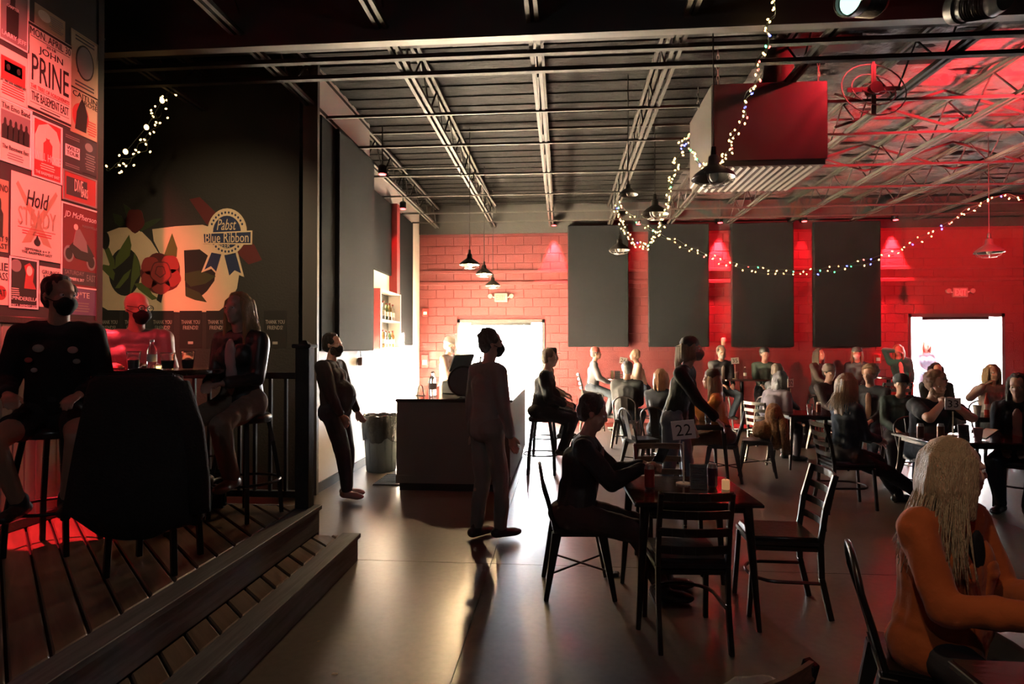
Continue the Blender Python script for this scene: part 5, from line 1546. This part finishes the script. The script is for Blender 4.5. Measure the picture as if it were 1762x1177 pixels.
def figure_shape(cx, cy, s, m_):
    return ('p', [(cx-.5*s, cy-s), (cx-.5*s, cy+.1*s), (cx-.2*s, cy+.3*s), (cx-.2*s, cy+.6*s), (cx-.06*s, cy+.8*s), (cx+.12*s, cy+.75*s), (cx+.2*s, cy+.55*s), (cx+.18*s, cy+.3*s), (cx+.5*s, cy+.1*s), (cx+.45*s, cy-s)], m_)
poster(0, 52, -44, 66, -4, 92, 'photo poster of a figure in the top left corner', GY, [figure_shape(-.05, .05, .4, K), ('e', .0, .38, .2, .14, CR, .003), ('t', 'CHAPTER', -.05, .12, .4, .05, WH), ('t', 'LARRY JEFF', 0, -.38, .8, .1, WH)], WH)
poster(0, 49, 80, 165, 97, 186, 'pale poster with a cassette tape drawing', CR, [('r', 0, .1, .85, .45, RD), ('r', 0, .14, .62, .22, CR), ('e', -.18, .14, .13, .12, K, .003), ('e', .18, .14, .13, .12, K, .003), ('l', 0, -.3, .85, .25, 5, RD), ('t', 'SAT - MAY 26TH - BASEMENT EAST', 0, -.15, .9, .05, K)])
poster(50, 124, 37, 188, 77, 220, 'tall show poster with three-inch black block lettering and a date on top', CR, [('r', 0, .475, 1, .03, K), ('t', 'MON. APRIL 30', 0, .405, .94, .085, K), ('r', 0, .345, .9, .006, K), ('t', '2018', 0, .315, .22, .03, K), ('t', 'JOHN', 0, .225, .56, .10, K), ('t', 'PRINE', 0, .0, .86, .30, K), ('t', 'THE TREE OF FORGIVENESS', 0, -.215, .9, .045, RD), ('r', 0, -.25, .9, .005, K), ('t', 'THE BASEMENT EAST', 0, -.325, .86, .10, K), ('r', 0, -.40, .9, .005, K), ('l', 0, -.43, .7, .03, 1, K), ('r', 0, -.475, 1, .03, K)], lift=.004)
poster(62, 114, 5, 40, 36, 72, 'small pale poster above the tall block-letter poster', TN, [('e', -.2, .1, .4, .5, CR), ('l', .2, 0, .5, .7, 7, GY)])
poster(124, 171, 50, 150, 76, 168, 'tan poster with an oval portrait of three figures', TN, [('e', 0, .02, .66, .62, K), ('e', 0, .02, .58, .56, GY, .0024), figure_shape(-.16, 0, .2, K), figure_shape(.12, 0, .22, DK), ('l', 0, .4, .7, .12, 2, DK), ('l', 0, -.4, .7, .12, 2, DK)], TN)
poster(124, 170, 152, 225, 170, 246, 'tan poster with red circle and a figure in a black coat', TN, [('t', 'CAITLIN', 0, .40, .9, .12, K), ('t', 'ROSE', .22, .27, .5, .11, K), ('e', -.15, -.08, .6, .6, RD), ('p', [(-.35, -.4), (-.3, 0), (-.2, .2), (-.1, .35), (.02, .2), (.1, 0), (.05, -.4)], K), ('l', .28, -.25, .35, .35, 6, RD)])
poster(0, 57, 165, 272, 192, 296, 'poster with a group photo and large lettering at the bottom', CR, [('t', 'The Emo Band', 0, .40, .85, .09, K), ('r', 0, .1, .9, .46, GY)]+[figure_shape(-.32+.16*i, .06, .19, K) for i in range(5)]+[('t', 'The Basement East', 0, -.25, .8, .07, K), ('l', 0, -.38, .6, .12, 3, GY)], WH)
poster(58, 109, 196, 303, 222, 319, 'red poster with a haloed bearded portrait', RD, [('p', [(-.42, -.2), (-.42, .2), (-.3, .38), (0, .46), (.3, .38), (.42, .2), (.42, -.2)], CR, .0014), figure_shape(0, .08, .3, RD), ('e', 0, .28, .2, .16, CR, .003), ('t', 'WILL HOGE', 0, -.12, .86, .13, WH), ('l', 0, -.28, .6, .12, 3, CR), ('t', 'THE BASEMENT EAST', 0, -.40, .8, .05, WH)], WH)
poster(109, 144, 221, 286, 236, 302, 'dark poster with a white slanted torn label', DK, [('r', 0, .0, .7, .3, WH), ('t', 'WILD', 0, .07, .6, .1, K), ('t', 'TOUR', 0, -.06, .6, .1, K), ('l', 0, .36, .7, .1, 2, GY), ('l', 0, -.38, .7, .1, 2, GY)])
poster(144, 170, 237, 296, 248, 306, 'narrow dark poster with columns of small type', DK, [('e', -.1, .28, .5, .25, GY), ('l', 0, -.15, .8, .5, 7, GY)])
poster(21, 106, 293, 439, 320, 454, 'large pale poster with crossed guitars and script over block letters', CR, [('p', [(-.42, .36), (-.38, .4), (.2, -.2), (.3, -.33), (.12, -.3)], TN, .0008), ('p', [(.42, .36), (.38, .4), (-.2, -.2), (-.3, -.33), (-.12, -.3)], TN, .001), ('t', 'Hold', 0, .23, .46, .2, K, .3), ('t', 'STEADY', .0, -.0, .76, .22, TN), ('r', 0, -.14, .76, .008, RD), ('l', 0, -.19, .6, .06, 2, RD), ('e', 0, -.29, .13, .09, K), ('p', [(-.04, -.26), (0, -.2), (.04, -.26)], K), ('t', 'SEPTEMBER 6 + 7', 0, -.39, .5, .03, K), ('t', 'THE BASEMENT EAST', 0, -.43, .62, .03, K)], lift=.005)
poster(110, 168, 292, 344, 308, 358, 'landscape red poster in a thin frame with sideways lettering', RD, [('r', -.1, 0, .6, .6, DK), ('t', 'DIVE', -.05, .08, .25, .4, CR), ('t', 'BARS', .12, -.1, .2, .3, CR)], GY)
poster(107, 171, 347, 493, 363, 500, 'dark red poster of a rider on a motorcycle', ink('wine', (.18,.02,.03)), [('t', 'JD McPherson', 0, .36, .86, .09, WH, .25), ('t', 'NASHVILLE', .25, .27, .4, .03, GY), ('e', -.3, -.1, .26, .2, GY), ('e', -.3, -.1, .18, .14, K, .0024), ('e', .3, -.16, .26, .2, GY), ('e', .3, -.16, .18, .14, K, .0024), ('p', [(-.3, -.02), (-.1, .1), (.2, .05), (.38, -.08), (.2, -.16), (-.12, -.14)], K, .003), ('p', [(-.2, .02), (-.12, .2), (-.02, .22), (.16, .08), (.2, -.05), (.02, -.04)], GY, .0036), ('e', -.12, .235, .1, .07, CR, .004), ('r', 0, -.37, .92, .17, DK), ('t', 'SATURDAY', -.15, -.32, .5, .05, GY), ('t', 'NOVEMBER 8, 2017', -.15, -.40, .5, .04, WH), ('t', 'EAST', .3, -.36, .25, .08, GY)], WH)
poster(114, 168, 493, 538, 501, 546, 'purple poster with two large initials behind the masked man', PU, [('t', 'Q*TE', .0, .25, .5, .26, CR), ('l', 0, -.2, .7, .4, 4, GY)])
poster(18, 68, 439, 529, 449, 533, 'black poster of a woman with her name in white capitals', K, [('e', -.28, .33, .36, .25, GY), ('p', [(.0, -.1), (.06, .2), (.0, .35), (.18, .42), (.34, .3), (.3, .05), (.42, -.1)], RD), ('e', .17, .26, .2, .2, CR, .003), ('l', -.3, -.18, .3, .16, 4, CR), ('t', 'SPINDERELLA', 0, -.305, .94, .075, WH), ('t', 'MAY 2 - BASEMENT EAST', 0, -.44, .86, .04, WH)], WH)
poster(71, 106, 456, 528, 464, 530, 'pale poster with two lines of round lettering above the masked man', CR, [('t', 'GRUNGE', 0, .36, .86, .1, K), ('t', 'NIGHT', 0, .24, .7, .1, K), ('e', 0, -.1, .8, .5, RD), ('e', 0, -.1, .6, .36, K, .0026)])
poster(-22, 17, 300, 430, 312, 434, 'poster cut by the left edge with two dancing figures', TN, [('t', 'RIANO', .1, .38, .7, .1, K), figure_shape(.1, .0, .3, K), ('t', 'MAY 9', .15, -.32, .6, .08, K), ('t', 'EAST', .15, -.42, .6, .07, K)])
poster(-22, 17, 438, 522, 444, 526, 'poster cut by the left edge with round lettering and a fish shape', CR, [('t', 'LIE', .2, .3, .5, .16, K), ('t', 'BASS', .15, .1, .6, .16, K), ('e', .15, -.25, .5, .3, RD), ('t', '7AT', .15, -.25, .4, .14, K)])

# ================================================================== MURAL on the dark wall
YM = 6.80
mo_ = at(300, 450, YM)
mural = thing('wall_mural_painting', 'painted cream letters with roses, leaves and a blue ribbon beer badge', 'mural', (mo_.x, YM, mo_.z))
mural.rotation_euler = (PI/2, 0, 0)
def mp(cx_, cy_):      # crop units measured on the wall -> mural metres
    p = at(150+cx_/3.9225, 320+cy_/3.9225, YM)
    return (p.x-mo_.x, p.z-mo_.z)
def paint(name, pts, m_, lay):
    P = [mp(*q) for q in pts]
    ar = sum(P[i][0]*P[(i+1) % len(P)][1]-P[(i+1) % len(P)][0]*P[i][1] for i in range(len(P)))
    if ar < 0: P.reverse()
    return MB().prism(P, .0015+.0015*lay, M=None).obj(name, m_, mural)
def ell(cx_, cy_, rx, ry, n=28, a0=0, wob=0): return [(cx_+rx*(1+wob*math.sin(5*2*PI*i/n))*math.cos(2*PI*i/n+a0), cy_+ry*(1+wob*math.sin(5*2*PI*i/n))*math.sin(2*PI*i/n+a0)) for i in range(n)]
MG = mat('mural_green', (.10,.12,.025), .7); MGd = mat('mural_dark_green', (.04,.055,.018), .7); MR = mat('mural_red', (.32,.035,.03), .7); MRd = mat('mural_dark_red', (.12,.015,.013), .7); MBk = mat('mural_black', (.018,.015,.012), .75); MBl = mat('mural_blue', (.022,.03,.075), .65)
paint('red_sweep', [(690, 90), (760, 75), (870, 180), (960, 230), (1130, 400), (1180, 500), (1090, 530), (980, 420), (800, 250)], MRd, 0)
paint('letter', [(-60, 470), (20, 370), (140, 310), (215, 282), (290, 280), (370, 310), (430, 370), (480, 450), (500, 580), (490, 720), (480, 845), (140, 838), (60, 790), (-40, 700)], M_cream, 1)
paint('letter', [(440, 292), (600, 272), (780, 262), (880, 295), (960, 355), (1015, 450), (1032, 560), (1012, 690), (960, 790), (880, 850), (620, 852), (480, 845), (470, 600), (500, 470), (450, 370)], M_cream, 1)
paint('letter_hollow', ell(255, 580, 108, 162), MBk, 2)
paint('letter_hollow', [(655, 435), (760, 428), (830, 480), (868, 575), (860, 640), (810, 710), (770, 745), (800, 785), (665, 740)], MBk, 2)
for pts in ([(285, 330), (300, 400), (290, 470), (240, 520), (190, 560), (195, 480), (240, 400)], [(100, 380), (150, 420), (185, 500), (190, 560), (165, 560), (130, 460)], [(110, 530), (160, 540), (190, 590), (180, 640), (130, 590), (100, 560)],
            [(320, 450), (355, 520), (360, 600), (330, 640), (290, 740), (300, 600)], [(320, 660), (400, 650), (440, 730), (480, 760), (440, 770), (350, 700)], [(575, 320), (610, 420), (605, 480), (520, 470), (545, 400)],
            [(190, 690), (250, 600), (300, 560), (280, 620), (220, 690)]):
    paint('leaf', pts, MG, 3)
for pts in ([(660, 590), (760, 570), (870, 610), (800, 660), (700, 680), (660, 640)], [(665, 680), (760, 720), (810, 785), (730, 770), (668, 745)], [(175, 185), (230, 200), (265, 260), (220, 275), (190, 250)], [(245, 120), (290, 150), (310, 200), (270, 210)], [(510, 218), (440, 270), (360, 310), (390, 250), (450, 225)]):
    paint('leaf', pts, MGd, 3)
paint('rosebud', ell(325, 235, 62, 80, 20, 0, .08), MRd, 4)
paint('rosebud', ell(125, 370, 28, 60, 16), MBk, 4)
paint('stem', [(490, 700), (520, 700), (500, 790), (470, 770)], MBk, 3)
paint('rose_outline', ell(500, 590, 134, 136, 30, .3, .05), MRd, 3)
for i, (cx_, cy_, r) in enumerate(((430, 540, 62), (560, 530, 62), (575, 620, 60), (500, 670, 62), (425, 630, 58))):
    paint('rose_petal', ell(cx_, cy_, r, r, 20, 0, .04), MR, 4)
paint('rose_heart', ell(500, 585, 72, 78, 20, 0, .06), MRd, 5)
paint('rose_petal', ell(500, 585, 64, 70, 20, 0, .06), MR, 6)
paint('rose_heart', ell(498, 578, 36, 40, 16, 0, .1), MRd, 7)
paint('rose_petal', ell(498, 578, 28, 32, 16, 0, .1), MR, 8)
paint('badge_tail', [(830, 440), (920, 455), (880, 600), (840, 560), (772, 585)], M_cream, 4)
paint('badge_tail', [(915, 460), (1015, 440), (1060, 615), (1000, 590), (955, 620)], M_cream, 4)
paint('badge_tail_blue', [(842, 450), (908, 462), (873, 578), (838, 542), (795, 565)], MBl, 5)
paint('badge_tail_blue', [(928, 468), (1004, 452), (1042, 590), (998, 570), (962, 605)], MBl, 5)
paint('badge_rim', ell(947, 310, 132, 158, 32), M_cream, 5)
for i in range(30):
    a = 2*PI*i/30
    if abs(math.sin(a)) < .32: continue
    cx_, cy_ = 947+112*math.cos(a), 312+132*math.sin(a)
    paint('badge_tooth', ell(cx_, cy_, 7, 9, 6), MBl, 6)
paint('badge_ring', ell(947, 312, 100, 118, 28), M_cream, 6)
paint('badge_face', ell(947, 312, 94, 110, 28), MBl, 7)
paint('badge_band', [(782, 318), (1118, 302), (1115, 398), (786, 392)], M_cream, 8)
paint('badge_band_blue', [(792, 326), (1108, 312), (1106, 388), (796, 384)], MBl, 9)
def mtext(body, cx_, cy_, w, h, m_, lay, shear=0):
    c = mp(cx_, cy_); k = mp(cx_+w/2, cy_+h/2); k0 = mp(cx_-w/2, cy_-h/2)
    link('lettering', text_mesh(body, abs(k[0]-k0[0]), abs(k[1]-k0[1]), .002, shear), m_, mural, (c[0], c[1], .0025+.0015*lay))
mtext('Pabst', 945, 262, 130, 72, M_cream, 8, .3); mtext('Blue Ribbon', 948, 350, 290, 62, M_cream, 9); mtext('BEER', 930, 405, 80, 26, M_cream, 8)
# thank-you sheets in a row under the mural
pos_ = ['leftmost, half hidden by the poster wall', 'left of the bald man', 'behind the bald man', 'between the two seated people', 'behind the blonde woman', 'right of the blonde woman', 'last at the right end']
for i, cx_ in enumerate((145, 318, 510, 700, 880, 1085, 1270)):
    c = at(150+cx_/3.9225, 320+968/3.9225, YM)
    t = thing('thank_you_sheet', 'black thank-you sheet on the mural wall, ' + pos_[i], 'poster', (c.x, YM, c.z), 0, 'thank-you sheets under the mural')
    t.rotation_euler = (PI/2, 0, 0)
    MB().bb(-.135, .135, -.215, .215, 0, .005).obj('sheet', MBk, t)
    for body, z, w in (('THANK YOU', .085, .225), ('FRIENDS!', .02, .18)):
        link('lettering', text_mesh(body, w, .045, .0015), mat('ink_dull', (.42,.35,.28), .7), t, (0, z, .0068))
    MB().bb(-.03, .03, -.17, -.14, .005, .0065).obj('printed_block', mat('ink_dull', (.42,.35,.28), .7), t)

# ================================================================== STRING LIGHTS
BULB = {'w': mat('bulb_warm', (1,.75,.4), .3, emit=(1, .58, .2), estr=7), 'b': mat('bulb_blue', (.1,.1,1), .3, emit=(.08, .1, 1), estr=10), 'r': mat('bulb_red', (1,.1,.1), .3, emit=(1, .12, .1), estr=6), 'g': mat('bulb_green', (.1,1,.3), .3, emit=(.1, 1, .35), estr=6)}
BME = {}
for k_, m_ in BULB.items():
    me = MB().ball((0, 0, 0), 1, 8, 6, (1, 1, 1.5)).mesh('bulb', smooth=2); me.materials.append(m_); BME[k_] = me
def spline(pts, per=14):
    C = [Vector(p) for p in pts]; out = []
    n = len(C)
    for s_ in range(n-1):
        P0, P1, P2, P3 = C[max(0, s_-1)], C[s_], C[s_+1], C[min(n-1, s_+2)]
        for q in range(per):
            t_ = q/per
            out.append(.5*((2*P1)+(-P0+P2)*t_+(2*P0-5*P1+4*P2-P3)*t_*t_+(-P0+3*P1-3*P2+P3)*t_**3))
    out.append(C[-1]); return out
def string_lights(label, pts, step, strands=1, size=.011, mix=.16, jitter=.03, seed=1):
    rg = random.Random(seed)
    base = spline(pts)
    o = base[0]
    t = thing('string_lights', label, 'string lights', o)
    for s_ in range(strands):
        ph = rg.uniform(0, 6)
        path = [p + Vector((.025*math.sin(i*.5+ph), .025*math.cos(i*.43+ph), -s_*.06*math.sin(PI*i/len(base)) + .012*math.sin(i*.9+ph))) - o for i, p in enumerate(base)]
        MB().tube(path, .0035, 4).obj('cable', mat('green_cable', (.03,.04,.025), .6), t)
        acc = 0
        for a, b in zip(path, path[1:]):
            L_ = (b-a).length; acc += L_
            while acc >= step:
                acc -= step
                c = b + Vector((rg.uniform(-jitter, jitter), rg.uniform(-jitter, jitter), rg.uniform(-jitter, jitter*.5)))
                ky = 'w' if (rg.random() > mix or s_ == 0 and rg.random() > .4) else rg.choice('brgg' if rg.random() < .5 else 'br')
                bo = link('bulb', BME[ky], None, t, c, (rg.uniform(-1, 1), rg.uniform(-1, 1), 0))
                bo.scale = (size, size, size)
    return t
string_lights('warm string lights on the dark left wall above the mural', [at(298, 152, 6.3), at(278, 178, 6.2), at(262, 215, 6.0), at(240, 255, 5.9), at(208, 278, 5.8), at(182, 292, 5.7)], .10, 2, .009, .0, .06, 5)
t = thing('globe_lights', 'three larger glowing globe bulbs on the left light string', 'string lights', at(282, 172, 5.6))
o0 = at(282, 172, 5.6); G = [at(279, 173, 5.6), at(252, 219, 5.6), at(216, 261, 5.6)]
MB().tube([p-o0 for p in [at(298, 152, 6.0)]+G], .003, 5).obj('cable', mat('green_cable', (.03,.04,.025), .6), t)
for p in G:
    bo = link('bulb', BME['w'], None, t, p-o0); bo.scale = (.022, .022, .018)
string_lights('long multicoloured string lights swagged across the right of the hall', [at(1058, 343, 8.6), at(1095, 378, 8.6), at(1140, 403, 8.6), at(1205, 432, 8.7), at(1275, 455, 8.8), at(1360, 465, 8.9), at(1440, 458, 8.9), at(1540, 430, 8.8), at(1630, 382, 8.7), at(1710, 338, 8.6), at(1762, 342, 8.5)], .12, 2, .0095, .35, .02, 9)
string_lights('bunched string lights looping down past the caged pendant', [at(1060, 345, 8.6), at(1070, 385, 8.4), at(1088, 412, 8.2), at(1112, 420, 8.1), at(1130, 398, 7.9), at(1142, 365, 7.7), at(1158, 300, 7.5), at(1170, 262, 7.3), at(1181, 232, 7.2)], .06, 2, .0095, .2, .03, 11)
string_lights('string lights rising from the pendant to the ceiling girder', [at(1181, 232, 7.2), at(1192, 262, 7.0), at(1210, 282, 6.7), at(1245, 270, 6.3), at(1262, 232, 5.9), at(1290, 160, 5.5), at(1310, 95, 5.2), at(1327, 30, 5.0), at(1336, -12, 4.85)], .08, 2, .0085, .25, .02, 13)
# clips that hold the strings to the steel
# scraps on the floor
for i, (px, py, lb) in enumerate(((575, 1162, 'small crumpled scrap on the floor near the bottom'), (548, 1105, 'tiny pale crumb on the floor by the step'), (1060, 990, 'dark folded card lying by the table 22 leg'))):
    q = on_floor(px, py)
    t = thing('paper_scrap', lb, 'litter', (q.x, q.y, 0), i*.7)
    s_ = (.018, .01, .05)[i]
    MB().box((0, 0, .004+s_*.2), (s_*1.6, s_, s_*.4), taper=.6).obj('scrap', TN if i < 2 else MBk, t, bevel=s_*.08)
    MB().box((s_*.5, s_*.3, .003+s_*.1), (s_*.8, s_*.6, s_*.2), .5).obj('fold', TN if i < 2 else MBk, t)
# ================================================================== HAZE in the hall air
hz = bpy.data.materials.new('thin_haze'); hz.use_nodes = True
nt = hz.node_tree; nt.nodes.remove(nt.nodes['Principled BSDF'])
vsn = nt.nodes.new('ShaderNodeVolumeScatter')
vsn.inputs['Color'].default_value = (1, .97, .92, 1)
vsn.inputs['Density'].default_value = .0003
vsn.inputs['Anisotropy'].default_value = .7
nt.links.new(vsn.outputs[0], nt.nodes['Material Output'].inputs['Volume'])
hzo = MB().bb(-7.55, 9.7, -3.1, 13.8, .01, 4.89).obj('haze', hz)
tag(hzo, 'thin smoky haze filling the air of the hall', None, kind='structure')
